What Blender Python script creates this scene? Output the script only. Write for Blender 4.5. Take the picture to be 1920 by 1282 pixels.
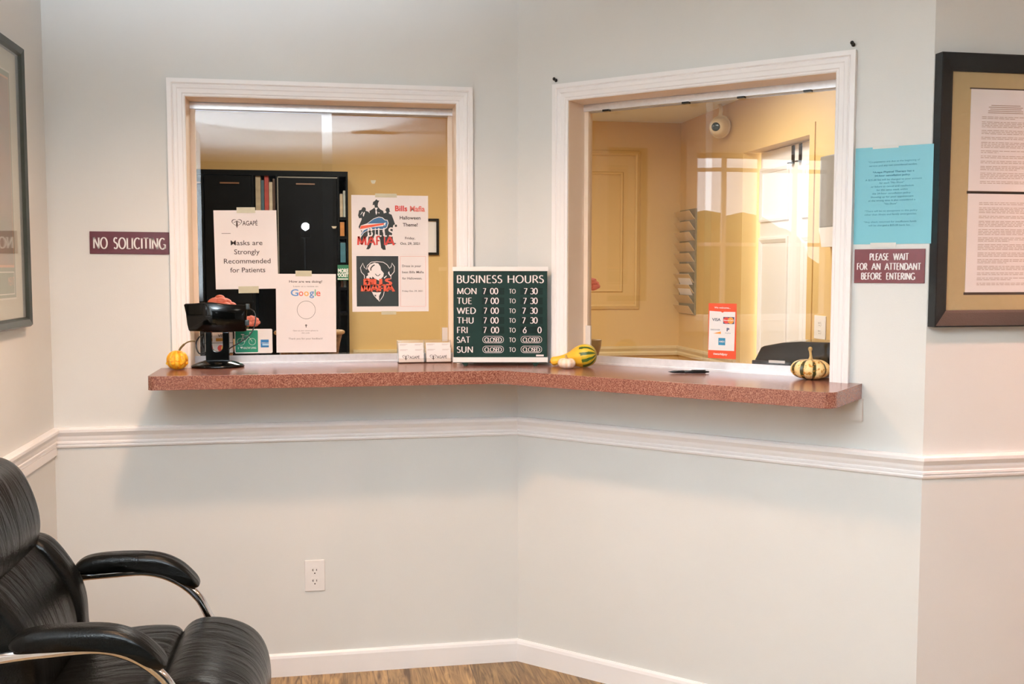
import bpy, bmesh, math, random
from math import sin, cos, pi, radians, sqrt, atan2
from mathutils import Vector, Matrix
from mathutils.geometry import tessellate_polygon
random.seed(7)
S = bpy.context.scene
COL = S.collection
for o in list(bpy.data.objects): bpy.data.objects.remove(o)

# ------------------------------------------------------------------ camera
YAW, PITCH, ROLL = 0.176693, -0.071204, 0.000564
cam_d = bpy.data.cameras.new('camera'); cam = bpy.data.objects.new('camera', cam_d); COL.objects.link(cam)
cam_d.sensor_width = 36; cam_d.lens = 1920.43/1920*36; cam_d.clip_start = .05
_fw = Vector((sin(YAW), cos(YAW), 0)); _rt = Vector((cos(YAW), -sin(YAW), 0)); _up = Vector((0, 0, 1))
_F = _fw*cos(PITCH)+_up*sin(PITCH); _U = _up*cos(PITCH)-_fw*sin(PITCH)
_R3 = _rt*cos(ROLL)+_U*sin(ROLL); _U3 = _U*cos(ROLL)-_rt*sin(ROLL)
M = Matrix((_R3, _U3, -_F)).transposed().to_4x4(); M.translation = Vector((-0.6691, -3.6223, 1.4367))
cam.matrix_world = M
S.camera = cam

# ------------------------------------------------------------------ sky, lights, exposure
vs = S.view_settings
S.display_settings.display_device = 'sRGB'
vs.view_transform = 'Standard'; vs.look = 'None'; vs.gamma = 1; vs.use_curve_mapping = False
vs.exposure = 0.10
W = bpy.data.worlds.new('sky'); S.world = W; W.use_nodes = True
bg = W.node_tree.nodes['Background']; bg.inputs[0].default_value = (.86, .93, 1, 1); bg.inputs[1].default_value = 5.4
P_FLASH = 2060      # photo flash thrown at the ceiling
P_ADDED_UP = 780    # added unseen head on the flash stand, brightens the ceiling straight above
P_CAN = (98, 4, 115)   # warm recessed downlights; the middle value is the added waiting-room fill panel
P_OFFICE = 31
C_FLASH = (.74, .86, 1); C_CAN = ((1, .60, .36), (1, 1, 1), (1, .44, .28)); C_OFFICE = (1, 1, .93)

# ------------------------------------------------------------------ helpers
def lin(c):
    return tuple((v/12.92 if v <= .04045 else ((v+.055)/1.055)**2.4) for v in c)
def rgb(r, g, b): return lin((r/255, g/255, b/255))
MATS = {}
def mat(name, col, rough=.5, metal=0, noise=0, nscale=30, bump=0, bscale=200, coat=0, spec=.5, emit=None, estr=0, col2=None):
    if name in MATS: return MATS[name]
    m = bpy.data.materials.new(name); m.use_nodes = True; nt = m.node_tree
    b = nt.nodes['Principled BSDF']
    b.inputs['Base Color'].default_value = (*col, 1); b.inputs['Roughness'].default_value = rough
    b.inputs['Metallic'].default_value = metal; b.inputs['Coat Weight'].default_value = coat
    b.inputs['Specular IOR Level'].default_value = spec
    if emit: b.inputs['Emission Color'].default_value = (*emit, 1); b.inputs['Emission Strength'].default_value = estr
    tc = nt.nodes.new('ShaderNodeTexCoord')
    if noise:
        n = nt.nodes.new('ShaderNodeTexNoise'); n.inputs['Scale'].default_value = nscale; n.inputs['Detail'].default_value = 5
        nt.links.new(tc.outputs['Object'], n.inputs['Vector'])
        mx = nt.nodes.new('ShaderNodeMix'); mx.data_type = 'RGBA'
        c2 = col2 or tuple(v*(1-noise) for v in col)
        mx.inputs[6].default_value = (*col, 1); mx.inputs[7].default_value = (*c2, 1)
        r = nt.nodes.new('ShaderNodeValToRGB'); r.color_ramp.elements[0].position = .35; r.color_ramp.elements[1].position = .65
        nt.links.new(n.outputs['Fac'], r.inputs[0]); nt.links.new(r.outputs[0], mx.inputs[0])
        nt.links.new(mx.outputs[2], b.inputs['Base Color'])
    if bump:
        n2 = nt.nodes.new('ShaderNodeTexNoise'); n2.inputs['Scale'].default_value = bscale; n2.inputs['Detail'].default_value = 3
        nt.links.new(tc.outputs['Object'], n2.inputs['Vector'])
        bp = nt.nodes.new('ShaderNodeBump'); bp.inputs['Strength'].default_value = bump; bp.inputs['Distance'].default_value = .002
        nt.links.new(n2.outputs['Fac'], bp.inputs['Height']); nt.links.new(bp.outputs[0], b.inputs['Normal'])
    MATS[name] = m
    return m
def glass(name, ior=1.5, tint=(1, 1, 1)):
    m = bpy.data.materials.new(name); m.use_nodes = True; nt = m.node_tree; nt.nodes.clear()
    out = nt.nodes.new('ShaderNodeOutputMaterial'); mx = nt.nodes.new('ShaderNodeMixShader')
    tr = nt.nodes.new('ShaderNodeBsdfTransparent'); gl = nt.nodes.new('ShaderNodeBsdfGlossy'); fr = nt.nodes.new('ShaderNodeFresnel')
    fr.inputs['IOR'].default_value = ior; gl.inputs['Roughness'].default_value = .0; tr.inputs[0].default_value = (*tint, 1)
    # same reflectance entering and leaving the pane: use the outward-facing normal from both sides
    geo = nt.nodes.new('ShaderNodeNewGeometry')
    vm = nt.nodes.new('ShaderNodeVectorMath'); vm.operation = 'DOT_PRODUCT'
    nt.links.new(geo.outputs['Normal'], vm.inputs[0]); nt.links.new(geo.outputs['Incoming'], vm.inputs[1])
    ab = nt.nodes.new('ShaderNodeMath'); ab.operation = 'ABSOLUTE'; nt.links.new(vm.outputs['Value'], ab.inputs[0])
    s1 = nt.nodes.new('ShaderNodeMath'); s1.operation = 'SUBTRACT'; s1.inputs[0].default_value = 1; nt.links.new(ab.outputs[0], s1.inputs[1])
    pw = nt.nodes.new('ShaderNodeMath'); pw.operation = 'POWER'; pw.inputs[1].default_value = 5; nt.links.new(s1.outputs[0], pw.inputs[0])
    f0 = ((ior-1)/(ior+1))**2
    ma = nt.nodes.new('ShaderNodeMath'); ma.operation = 'MULTIPLY_ADD'; ma.inputs[1].default_value = 1-f0; ma.inputs[2].default_value = f0
    nt.links.new(pw.outputs[0], ma.inputs[0]); nt.nodes.remove(fr)
    nt.links.new(ma.outputs[0], mx.inputs[0]); nt.links.new(tr.outputs[0], mx.inputs[1]); nt.links.new(gl.outputs[0], mx.inputs[2])
    nt.links.new(mx.outputs[0], out.inputs[0])
    MATS[name] = m
    return m

def catmull(pts, n=6, closed=False):
    P = [Vector(p) for p in pts]; out = []; N = len(P)
    rng = range(N) if closed else range(N-1)
    for i in rng:
        if closed: a, b, c, d = P[(i-1) % N], P[i], P[(i+1) % N], P[(i+2) % N]
        else: a, b, c, d = P[max(i-1, 0)], P[i], P[i+1], P[min(i+2, N-1)]
        for k in range(n):
            t = k/n
            out.append(.5*((2*b)+(c-a)*t+(2*a-5*b+4*c-d)*t*t+(3*b-a-3*c+d)*t**3))
    if not closed: out.append(P[-1].copy())
    return out

class MB:
    """collects geometry; build() links it as ONE mesh object"""
    def __init__(s): s.v = []; s.f = []; s.mi = []; s.sm = []; s.m = 0; s.smooth = False
    def face(s, idx): s.f.append(tuple(idx)); s.mi.append(s.m); s.sm.append(s.smooth)
    def add(s, verts, faces):
        b = len(s.v); s.v += [tuple(v) for v in verts]
        for f in faces: s.face([b+i for i in f])
    def box(s, x0, x1, y0, y1, z0, z1):
        V = [(x, y, z) for z in (z0, z1) for y in (y0, y1) for x in (x0, x1)]
        s.add(V, [(0, 2, 3, 1), (4, 5, 7, 6), (0, 1, 5, 4), (2, 6, 7, 3), (0, 4, 6, 2), (1, 3, 7, 5)])
    def hexa(s, bottom, top):   # two quads with matching order
        n = len(bottom); V = list(bottom)+list(top)
        s.add(V, [tuple(range(n-1, -1, -1)), tuple(range(n, 2*n))]+[(i, (i+1) % n, n+(i+1) % n, n+i) for i in range(n)])
    def poly(s, pts, fn):       # flat filled polygon (possibly concave); fn maps 2D->3D
        P = [Vector((p[0], p[1], 0)) for p in pts]
        tris = tessellate_polygon([P]); s.add([fn(*p) for p in pts], [])
        b = len(s.v)-len(pts)
        for t in tris:
            a, c, d = P[t[0]], P[t[1]], P[t[2]]
            if (c-a).cross(d-a).z < 0: t = (t[0], t[2], t[1])
            s.face([b+i for i in t])
    def prism(s, pts, fn0, fn1): # closed outline between two planes
        P = [Vector((p[0], p[1], 0)) for p in pts]; n = len(pts)
        A = [fn0(*p) for p in pts]; B = [fn1(*p) for p in pts]; b = len(s.v)
        s.v += [tuple(v) for v in A+B]
        for t in tessellate_polygon([P]):
            s.face([b+i for i in t]); s.face([b+n+i for i in reversed(t)])
        for i in range(n): s.face((b+i, b+(i+1) % n, b+n+(i+1) % n, b+n+i))
    def rings(s, R, cap=True, closed=False):
        b = len(s.v); n = len(R[0])
        for r in R: s.v += [tuple(p) for p in r]
        K = len(R)
        for k in range(K if closed else K-1):
            for i in range(n):
                s.face((b+k*n+i, b+k*n+(i+1) % n, b+((k+1) % K)*n+(i+1) % n, b+((k+1) % K)*n+i))
        if cap and not closed:
            s.face([b+i for i in reversed(range(n))]); s.face([b+(K-1)*n+i for i in range(n)])
    def tube(s, path, r, seg=10, cap=True):
        P = [Vector(p) for p in path]; R = []; up = None
        for i, p in enumerate(P):
            t = (P[min(i+1, len(P)-1)]-P[max(i-1, 0)]).normalized()
            if up is None:
                up = Vector((0, 0, 1)) if abs(t.z) < .9 else Vector((1, 0, 0))
            up = (up-t*up.dot(t)).normalized(); sd = t.cross(up)
            rr = r[i] if isinstance(r, (list, tuple)) else r
            R.append([p+(up*cos(a)+sd*sin(a))*rr for a in [2*pi*k/seg for k in range(seg)]])
        s.rings(R, cap)
    def lathe(s, prof, seg=32, c=(0, 0, 0), fn=None):
        R = []
        for (r, z) in prof:
            R.append([(c[0]+r*cos(a)*(fn(a, z)[0] if fn else 1), c[1]+r*sin(a)*(fn(a, z)[1] if fn else 1), c[2]+z) for a in [2*pi*k/seg for k in range(seg)]])
        s.rings(R, True)
    def ball(s, c, r, seg=16, nr=10, sc=(1, 1, 1)):
        R = []
        for j in range(nr+1):
            th = pi*j/nr; q = max(sin(th), .02)
            R.append([(c[0]+r*sc[0]*q*cos(a), c[1]+r*sc[1]*q*sin(a), c[2]-r*sc[2]*cos(th)) for a in [2*pi*k/seg for k in range(seg)]])
        s.rings(R, True)
    def puff(s, prof, y0, y1, r=.04, n=7, seg=5, bulge=0.0, closed_curve=True):
        """side profile (x,z) extruded along y with rounded ends"""
        C = catmull([(p[0], 0, p[1]) for p in prof], seg, True) if closed_curve else [Vector((p[0], 0, p[1])) for p in prof]
        cx = sum(p.x for p in C)/len(C); cz = sum(p.z for p in C)/len(C)
        hx = max(abs(p.x-cx) for p in C); hz = max(abs(p.z-cz) for p in C)
        ys = []
        for k in range(n+1): d = r*(1-cos(pi/2*k/n)); ys.append((y0+d, r-d))
        mid = 6
        for k in range(1, mid): ys.append((y0+r+(y1-y0-2*r)*k/mid, 0))
        for k in range(n, -1, -1): d = r*(1-cos(pi/2*k/n)); ys.append((y1-d, r-d))
        R = []
        for (y, q) in ys:
            ins = r-sqrt(max(r*r-q*q, 0)); t = (y-y0)/(y1-y0); bl = 1+bulge*sin(pi*t)
            fx = max((hx-ins)/hx, .05)*bl; fz = max((hz-ins)/hz, .05)*bl
            R.append([(cx+(p.x-cx)*fx, y, cz+(p.z-cz)*fz) for p in C])
        s.rings(R, True)
    def sweep_frame(s, prof, x0, x1, z0, z1, closed=True):
        """moulding round a rectangle: prof = closed outline of (t outward, o out of wall); local out is -y"""
        st = [lambda t: (x0-t, z0-t), lambda t: (x0-t, z1+t), lambda t: (x1+t, z1+t), lambda t: (x1+t, z0-t)] if closed else \
             [lambda t: (x0-t, z0), lambda t: (x0-t, z1+t), lambda t: (x1+t, z1+t), lambda t: (x1+t, z0)]
        s.rings([[(f(t)[0], -o, f(t)[1]) for (t, o) in prof] for f in st], True, closed)
    def mesh(s, me, fn):
        s.add([fn(*v.co) for v in me.vertices], [tuple(p.vertices) for p in me.polygons])
    def build(s, name, mats, parent=None, bevel=0, fix=True):
        me = bpy.data.meshes.new(name); me.from_pydata(s.v, [], s.f)
        for m in (mats if isinstance(mats, (list, tuple)) else [mats]): me.materials.append(m)
        me.polygons.foreach_set('material_index', s.mi); me.polygons.foreach_set('use_smooth', s.sm)
        if fix:
            bm = bmesh.new(); bm.from_mesh(me); bmesh.ops.recalc_face_normals(bm, faces=bm.faces); bm.to_mesh(me); bm.free()
        me.update()
        o = bpy.data.objects.new(name, me); COL.objects.link(o)
        if parent: o.parent = parent
        if bevel:
            md = o.modifiers.new('bevel', 'BEVEL'); md.width = bevel; md.segments = 3; md.limit_method = 'ANGLE'; md.angle_limit = radians(40)
            md.harden_normals = False
        return o

def thing(name, label, cat, loc=(0, 0, 0), rz=0, group=None):
    o = bpy.data.objects.new(name, None); o.empty_display_size = .05; COL.objects.link(o)
    o.location = loc; o.rotation_euler = (0, 0, rz); o['label'] = label; o['category'] = cat
    if group: o['group'] = group
    return o
def tag(o, label, cat, group=None):
    o['label'] = label; o['category'] = cat
    if group: o['group'] = group
    return o
def struct(o): o['kind'] = 'structure'; return o
def sroot(name, loc=(0, 0, 0), rz=0):
    o = bpy.data.objects.new(name, None); o.empty_display_size = .05; COL.objects.link(o)
    o.location = loc; o.rotation_euler = (0, 0, rz); o['kind'] = 'structure'
    return o

# ------------------------------------------------------------------ lettering
def text_mesh(txt, bold=0):
    cu = bpy.data.curves.new('txt', 'FONT'); cu.body = txt; cu.size = 1; cu.offset = bold; cu.resolution_u = 3
    ob = bpy.data.objects.new('txt', cu); COL.objects.link(ob)
    dg = bpy.context.evaluated_depsgraph_get(); me = bpy.data.meshes.new_from_object(ob.evaluated_get(dg))
    bpy.data.objects.remove(ob); bpy.data.curves.remove(cu)
    return me
def put_text(mb, txt, xc, zb, w=None, h=None, d=.0010, bold=0, align='c', y=0):
    """sans text: centred on xc (or left at xc), baseline zb, cap height h, optional exact width w; drawn on plane y-d"""
    me = text_mesh(txt, bold)
    xs = [v.co.x for v in me.vertices]
    if not xs: return
    x0, x1 = min(xs), max(xs); k = (h or .02)/.729
    kx = w/(x1-x0) if w else k
    if w and not h: k = kx
    off = xc-(x0+x1)/2*kx if align == 'c' else xc-x0*kx
    mb.mesh(me, lambda x, yy, z: (off+x*kx, y-d, zb+yy*k))
    bpy.data.meshes.remove(me)
def arc(cx, cy, rx, ry, a0, a1, n=14): return [(cx+rx*cos(radians(a0+(a1-a0)*i/n)), cy+ry*sin(radians(a0+(a1-a0)*i/n))) for i in range(n+1)]
G = {  # roman capitals as pen strokes in a box of height 1: (advance width, strokes, serif points (x,y))
 'A': (.84, [[(.03, 0), (.42, 1)], [(.42, 1), (.81, 0)], [(.17, .34), (.67, .34)]], [(.03, 0), (.81, 0)]),
 'B': (.62, [[(.12, 0), (.12, 1)], [(.12, 1), (.32, 1)]+arc(.32, .76, .2, .24, 90, -90)+[(.12, .52)], [(.12, .52), (.34, .52)]+arc(.34, .26, .24, .26, 90, -90)+[(.12, 0)]], [(.12, 0), (.12, 1)]),
 'C': (.80, [arc(.45, .5, .38, .5, 48, 312, 22)], []),
 'D': (.80, [[(.12, 0), (.12, 1)], [(.12, 1), (.32, 1)]+arc(.32, .5, .42, .5, 90, -90, 18)+[(.12, 0)]], [(.12, 0), (.12, 1)]),
 'E': (.58, [[(.12, 0), (.12, 1)], [(.12, 1), (.53, 1)], [(.12, .53), (.48, .53)], [(.12, 0), (.55, 0)]], [(.12, 0), (.12, 1)]),
 'F': (.55, [[(.12, 0), (.12, 1)], [(.12, 1), (.52, 1)], [(.12, .52), (.46, .52)]], [(.12, 0), (.12, 1)]),
 'G': (.86, [arc(.45, .5, .38, .5, 48, 330, 22), [(.78, .42), (.78, .06)], [(.55, .42), (.8, .42)]], []),
 'H': (.84, [[(.12, 0), (.12, 1)], [(.72, 0), (.72, 1)], [(.12, .52), (.72, .52)]], [(.12, 0), (.12, 1), (.72, 0), (.72, 1)]),
 'I': (.26, [[(.13, 0), (.13, 1)]], [(.13, 0), (.13, 1)]),
 'L': (.55, [[(.12, 0), (.12, 1)], [(.12, 0), (.53, 0)]], [(.12, 0), (.12, 1)]),
 'M': (.98, [[(.1, 0), (.16, 1)], [(.16, 1), (.49, .05)], [(.49, .05), (.82, 1)], [(.82, 1), (.88, 0)]], [(.1, 0), (.88, 0)]),
 'N': (.84, [[(.12, 0), (.12, 1)], [(.12, 1), (.72, 0)], [(.72, 0), (.72, 1)]], [(.12, 0), (.12, 1), (.72, 1)]),
 'O': (.92, [arc(.46, .5, .39, .5, 0, 360, 30)], []),
 'P': (.60, [[(.12, 0), (.12, 1)], [(.12, 1), (.32, 1)]+arc(.32, .73, .23, .27, 90, -90)+[(.12, .46)]], [(.12, 0), (.12, 1)]),
 'R': (.68, [[(.12, 0), (.12, 1)], [(.12, 1), (.32, 1)]+arc(.32, .74, .23, .26, 90, -90)+[(.12, .48)], [(.33, .48), (.66, 0)]], [(.12, 0), (.12, 1), (.66, 0)]),
 'S': (.56, [arc(.29, .75, .2, .25, 40, 225, 12)[:-1]+arc(.27, .26, .22, .26, 62, -145, 14)], []),
 'T': (.66, [[(.33, 0), (.33, 1)], [(.02, 1), (.64, 1)]], [(.33, 0)]),
 'U': (.80, [[(.12, 1), (.12, .36)]+arc(.4, .34, .28, .34, 180, 360, 16)+[(.68, .36), (.68, 1)]], [(.12, 1), (.68, 1)]),
 'W': (1.12, [[(.03, 1), (.3, 0)], [(.3, 0), (.56, 1)], [(.56, 1), (.82, 0)], [(.82, 0), (1.09, 1)]], [(.03, 1), (1.09, 1)]),
 '0': (.6, [arc(.3, .5, .23, .5, 0, 360, 26)], []),
 '3': (.56, [arc(.26, .75, .2, .25, 140, -80, 12), arc(.25, .26, .24, .26, 85, -145, 14)], []),
 '6': (.6, [[(.46, 1), (.2, .62), (.09, .4)]+arc(.31, .31, .22, .31, 165, 525, 22)], []),
 '7': (.56, [[(.05, .96), (.53, .96)], [(.53, .98), (.2, 0)]], []),
 ' ': (.42, [], []),
}
def stroke(mb, pts, fn, thick, thin):
    P = [Vector((p[0], p[1])) for p in pts]
    closed = (P[0]-P[-1]).length < 1e-4 and len(P) > 3
    L, R = [], []
    for i, p in enumerate(P):
        a = P[i-1] if i > 0 else (P[-2] if closed else p); b = P[i+1] if i < len(P)-1 else (P[1] if closed else p)
        t = (b-a).normalized(); n = Vector((-t.y, t.x)); w = thin+(thick-thin)*abs(t.y)
        L.append(p+n*w/2); R.append(p-n*w/2)
    b = len(mb.v)
    for l, r in zip(L, R): mb.v.append(tuple(fn(*l))); mb.v.append(tuple(fn(*r)))
    for i in range(len(P)-1): mb.face((b+2*i, b+2*i+1, b+2*i+3, b+2*i+2))
def roman(mb, txt, x0, zb, w, h, d=.0006, serif=True, thick=.155, thin=.07, y=0, gap=.06):
    adv = sum(G[c][0]+gap for c in txt)-gap; kx = w/adv; x = 0
    for c in txt:
        a, st, sf = G[c]
        fn = lambda px, pz: (x0+(x+px)*kx, y-d, zb+pz*h)
        for s_ in st: stroke(mb, s_, fn, thick, thin)
        if serif:
            for (px, pz) in sf: stroke(mb, [(px-.13, pz+(.025 if pz == 0 else -.025)), (px+.13, pz+(.025 if pz == 0 else -.025))], fn, .05, .05)
        x += a+gap
def rrect(x0, x1, z0, z1, r, n=5):
    out = []
    for (cx, cz, a) in ((x1-r, z1-r, 0), (x0+r, z1-r, 90), (x0+r, z0+r, 180), (x1-r, z0+r, 270)):
        out += [(cx+r*cos(radians(a+90*i/n)), cz+r*sin(radians(a+90*i/n))) for i in range(n+1)]
    return out
def plate(mb, x0, x1, z0, z1, t, y=0): mb.box(x0, x1, y-t, y, z0, z1)
def flat(mb, pts, d, y=0): mb.poly(pts, lambda x, z: (x, y-d, z))
def rect(mb, x0, x1, z0, z1, d, y=0): flat(mb, [(x0, z0), (x1, z0), (x1, z1), (x0, z1)], d, y)
def circ(cx, cz, r, n=24, rz=None): return [(cx+r*cos(2*pi*i/n), cz+(rz or r)*sin(2*pi*i/n)) for i in range(n)]
def heart(cx, cz, w, h, n=30):
    out = []
    for i in range(n):
        t = 2*pi*i/n; out.append((cx+w/2*sin(t)**3, cz+h/2*(13*cos(t)-5*cos(2*t)-2*cos(3*t)-cos(4*t)+2.5)/14.5))
    return out

# ------------------------------------------------------------------ place constants
ANG = radians(43.9105); LA = 1.5825; LB = 1.3923
BD = Vector((cos(ANG), -sin(ANG), 0)); BN = Vector((-sin(ANG), -cos(ANG), 0))
XD, YD = LB*cos(ANG), -LB*sin(ANG)
RZ_B, RZ_C = -ANG, pi/2
ZC = 1.10; CEIL = 2.42; OCEIL = 2.407; TH = .16; YBACK = -6.0; YHALL = -4.0; XR = 3.3
def pB(s, o, z=0): return BD*s+BN*o+Vector((0, 0, z))
def st_CA(o): return (-LA+o, -o)
def st_AB(o): return (-o*(1-cos(ANG))/sin(ANG), -o)
def st_BD(o): return ((-o-cos(ANG)*(YD-o))/sin(ANG), YD-o)

# ------------------------------------------------------------------ materials
m_wall = mat('wall_paint', rgb(226, 225, 220), .55, bump=.12, bscale=350, noise=.02, nscale=3)
m_wallD = m_wall
m_ceil = mat('ceiling_paint', rgb(235, 234, 228), .8, bump=.2, bscale=150)
m_trim = mat('white_trim_paint', rgb(250, 247, 245), .32, noise=.006, nscale=8)
m_tan = mat('tan_office_paint', rgb(222, 186, 122), .6, bump=.1, bscale=300, noise=.03, nscale=3)
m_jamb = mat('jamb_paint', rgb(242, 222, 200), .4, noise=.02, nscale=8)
m_alu = mat('brushed_aluminium', rgb(242, 242, 244), .3, .55, noise=.06, nscale=60)
m_black = mat('black_plastic', rgb(14, 17, 18), .28, noise=.2, nscale=40)
m_gloss = mat('glossy_black_plastic', rgb(5, 7, 7), .1, noise=.2, nscale=20, spec=.3)
m_paper = mat('white_paper', rgb(240, 234, 232), .75, noise=.02, nscale=10)
m_ink = mat('dark_ink', rgb(74, 62, 60), .7, noise=.1, nscale=60)
m_grayink = mat('grey_ink', rgb(150, 138, 134), .7, noise=.1, nscale=60)
m_tape = mat('clear_tape', rgb(205, 198, 168), .3, noise=.05, nscale=40)
m_maroon = mat('maroon_plastic', rgb(92, 26, 36), .35, noise=.1, nscale=80)
m_white = mat('white_plastic', rgb(240, 236, 232), .35, noise=.02, nscale=30)
m_leather = mat('black_leather', rgb(11, 11, 9), .27, bump=.35, bscale=260, noise=.25, nscale=12, spec=.16)
def wrinkles(m):
    nt = m.node_tree; L = nt.links.new; b = nt.nodes['Principled BSDF']; tc = [n for n in nt.nodes if n.type == 'TEX_COORD'][0]
    mp = nt.nodes.new('ShaderNodeMapping'); mp.inputs['Scale'].default_value = (4, 17, 3); L(tc.outputs['Object'], mp.inputs[0])
    n = nt.nodes.new('ShaderNodeTexNoise'); n.inputs['Scale'].default_value = 1; n.inputs['Detail'].default_value = 4; n.inputs['Distortion'].default_value = 1.3; L(mp.outputs[0], n.inputs[0])
    bp = nt.nodes.new('ShaderNodeBump'); bp.inputs['Strength'].default_value = .38; bp.inputs['Distance'].default_value = .02; L(n.outputs['Fac'], bp.inputs['Height'])
    prev = b.inputs['Normal'].links[0].from_node; L(bp.outputs[0], prev.inputs['Normal'])
wrinkles(m_leather)
m_chrome = mat('chrome', rgb(225, 225, 225), .08, 1, noise=.03, nscale=40)
m_glass = glass('window_glass', 1.52)
m_fglass = glass('picture_glass', 1.5)

def counter_mat():
    m = bpy.data.materials.new('speckled_laminate'); m.use_nodes = True; nt = m.node_tree; b = nt.nodes['Principled BSDF']
    tc = nt.nodes.new('ShaderNodeTexCoord'); n = nt.nodes.new('ShaderNodeTexNoise'); n.inputs['Scale'].default_value = 320; n.inputs['Detail'].default_value = 2
    nt.links.new(tc.outputs['Object'], n.inputs[0]); r = nt.nodes.new('ShaderNodeValToRGB')
    e = r.color_ramp.elements; e[0].position = .3; e[0].color = (*rgb(96, 50, 40), 1); e[1].position = .72; e[1].color = (*rgb(172, 128, 106), 1)
    k = r.color_ramp.elements.new(.5); k.color = (*rgb(136, 84, 68), 1)
    nt.links.new(n.outputs['Fac'], r.inputs[0]); nt.links.new(r.outputs[0], b.inputs['Base Color'])
    b.inputs['Roughness'].default_value = .22
    return m
m_counter = counter_mat()
def floor_mat():
    m = bpy.data.materials.new('wood_plank_vinyl'); m.use_nodes = True; nt = m.node_tree; b = nt.nodes['Principled BSDF']
    tc = nt.nodes.new('ShaderNodeTexCoord')
    mp = nt.nodes.new('ShaderNodeMapping'); mp.inputs['Rotation'].default_value = (0, 0, pi/2); mp.inputs['Location'].default_value = (0, .03, 0)
    nt.links.new(tc.outputs['Object'], mp.inputs[0])
    br = nt.nodes.new('ShaderNodeTexBrick'); br.inputs['Scale'].default_value = 1; br.inputs['Brick Width'].default_value = 1.2; br.inputs['Row Height'].default_value = .15
    br.inputs['Mortar Size'].default_value = .0012; br.inputs['Color1'].default_value = (.3, .3, .3, 1); br.inputs['Color2'].default_value = (.75, .75, .75, 1); br.inputs['Mortar'].default_value = (0, 0, 0, 1)
    nt.links.new(mp.outputs[0], br.inputs[0])
    m2 = nt.nodes.new('ShaderNodeMapping'); m2.inputs['Scale'].default_value = (1.5, 14, 1); nt.links.new(mp.outputs[0], m2.inputs[0])
    n = nt.nodes.new('ShaderNodeTexNoise'); n.inputs['Scale'].default_value = 3; n.inputs['Detail'].default_value = 8; n.inputs['Distortion'].default_value = 1.8
    nt.links.new(m2.outputs[0], n.inputs[0])
    r = nt.nodes.new('ShaderNodeValToRGB'); e = r.color_ramp.elements; e[0].position = .3; e[0].color = (*rgb(88, 62, 36), 1); e[1].position = .7; e[1].color = (*rgb(182, 144, 96), 1)
    nt.links.new(n.outputs['Fac'], r.inputs[0])
    mx = nt.nodes.new('ShaderNodeMix'); mx.data_type = 'RGBA'; mx.blend_type = 'OVERLAY'; mx.inputs[0].default_value = .6
    nt.links.new(r.outputs[0], mx.inputs[6]); nt.links.new(br.outputs[0], mx.inputs[7]); nt.links.new(mx.outputs[2], b.inputs['Base Color'])
    b.inputs['Roughness'].default_value = .45
    return m
m_floor = floor_mat()

# ------------------------------------------------------------------ room shell
def slab(name, x0, x1, y0, y1, z0, z1, m):
    b = MB(); b.box(x0, x1, y0, y1, z0, z1); return struct(b.build(name, m))
slab('floor', -3.7, XR+.2, YBACK-.2, 3.4, -.1, 0, m_floor)
# waiting-room ceiling follows walls A, B, D
b = MB()
pts = [(-3.66, YBACK-.16), (XR+.16, YBACK-.16), (XR+.16, YD+.08), (st_BD(-.08)[0], YD+.08), (st_AB(-.08)[0], .08), (-LA-.16, .08), (-LA-.16, YHALL), (-3.66, YHALL)]
b.prism(pts, lambda x, y: (x, y, CEIL), lambda x, y: (x, y, CEIL+.1)); struct(b.build('ceiling', m_ceil))
b = MB()
pts = [(-2.3, .081), (st_AB(-.081)[0], .081), (st_BD(-.081)[0], YD+.081), (1.82, YD+.081), (1.82, 3.16), (-2.3, 3.16)]
b.prism(pts, lambda x, y: (x, y, OCEIL), lambda x, y: (x, y, OCEIL+.08)); struct(b.build('ceiling', m_ceil))

WA = (-1.1358, -.2227); WB = (.2097, 1.1231); ZT = 2.0125; ZS = 1.055
def wall_run(name, e0, e1, hole, mats, rz_pt, top=CEIL+.02):
    """a wall of thickness TH with one opening; e0/e1 give plan end points for offset o; rz_pt(s,o) a plan point"""
    b = MB()
    def blk(f0, f1, z0, z1):
        A = [f0(0), f1(0), f1(-TH/2), f0(-TH/2)]; B_ = [f0(-TH/2), f1(-TH/2), f1(-TH), f0(-TH)]
        for k, Q in enumerate((A, B_)):
            b.m = k
            b.hexa([(*p, z0) for p in Q], [(*p, z1) for p in Q])
    if hole:
        h0 = lambda o: rz_pt(hole[0], o); h1 = lambda o: rz_pt(hole[1], o)
        blk(e0, h0, 0, top); blk(h1, e1, 0, top); blk(h0, h1, 0, ZS); blk(h0, h1, ZT, top)
    else: blk(e0, e1, 0, top)
    return struct(b.build(name, mats))
pA = lambda x, o: (x, -o)
pB2 = lambda s, o: tuple(pB(s, o))[:2]
wall_run('wall_back', lambda o: (-LA-.16, -o), st_AB, WA, [m_wall, m_tan], pA)
wall_run('wall_angled', st_AB, st_BD, WB, [m_wall, m_tan], pB2)
wall_run('wall_right', st_BD, lambda o: (XR+.16, YD-o), None, [m_wall, m_tan], pA)
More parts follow.
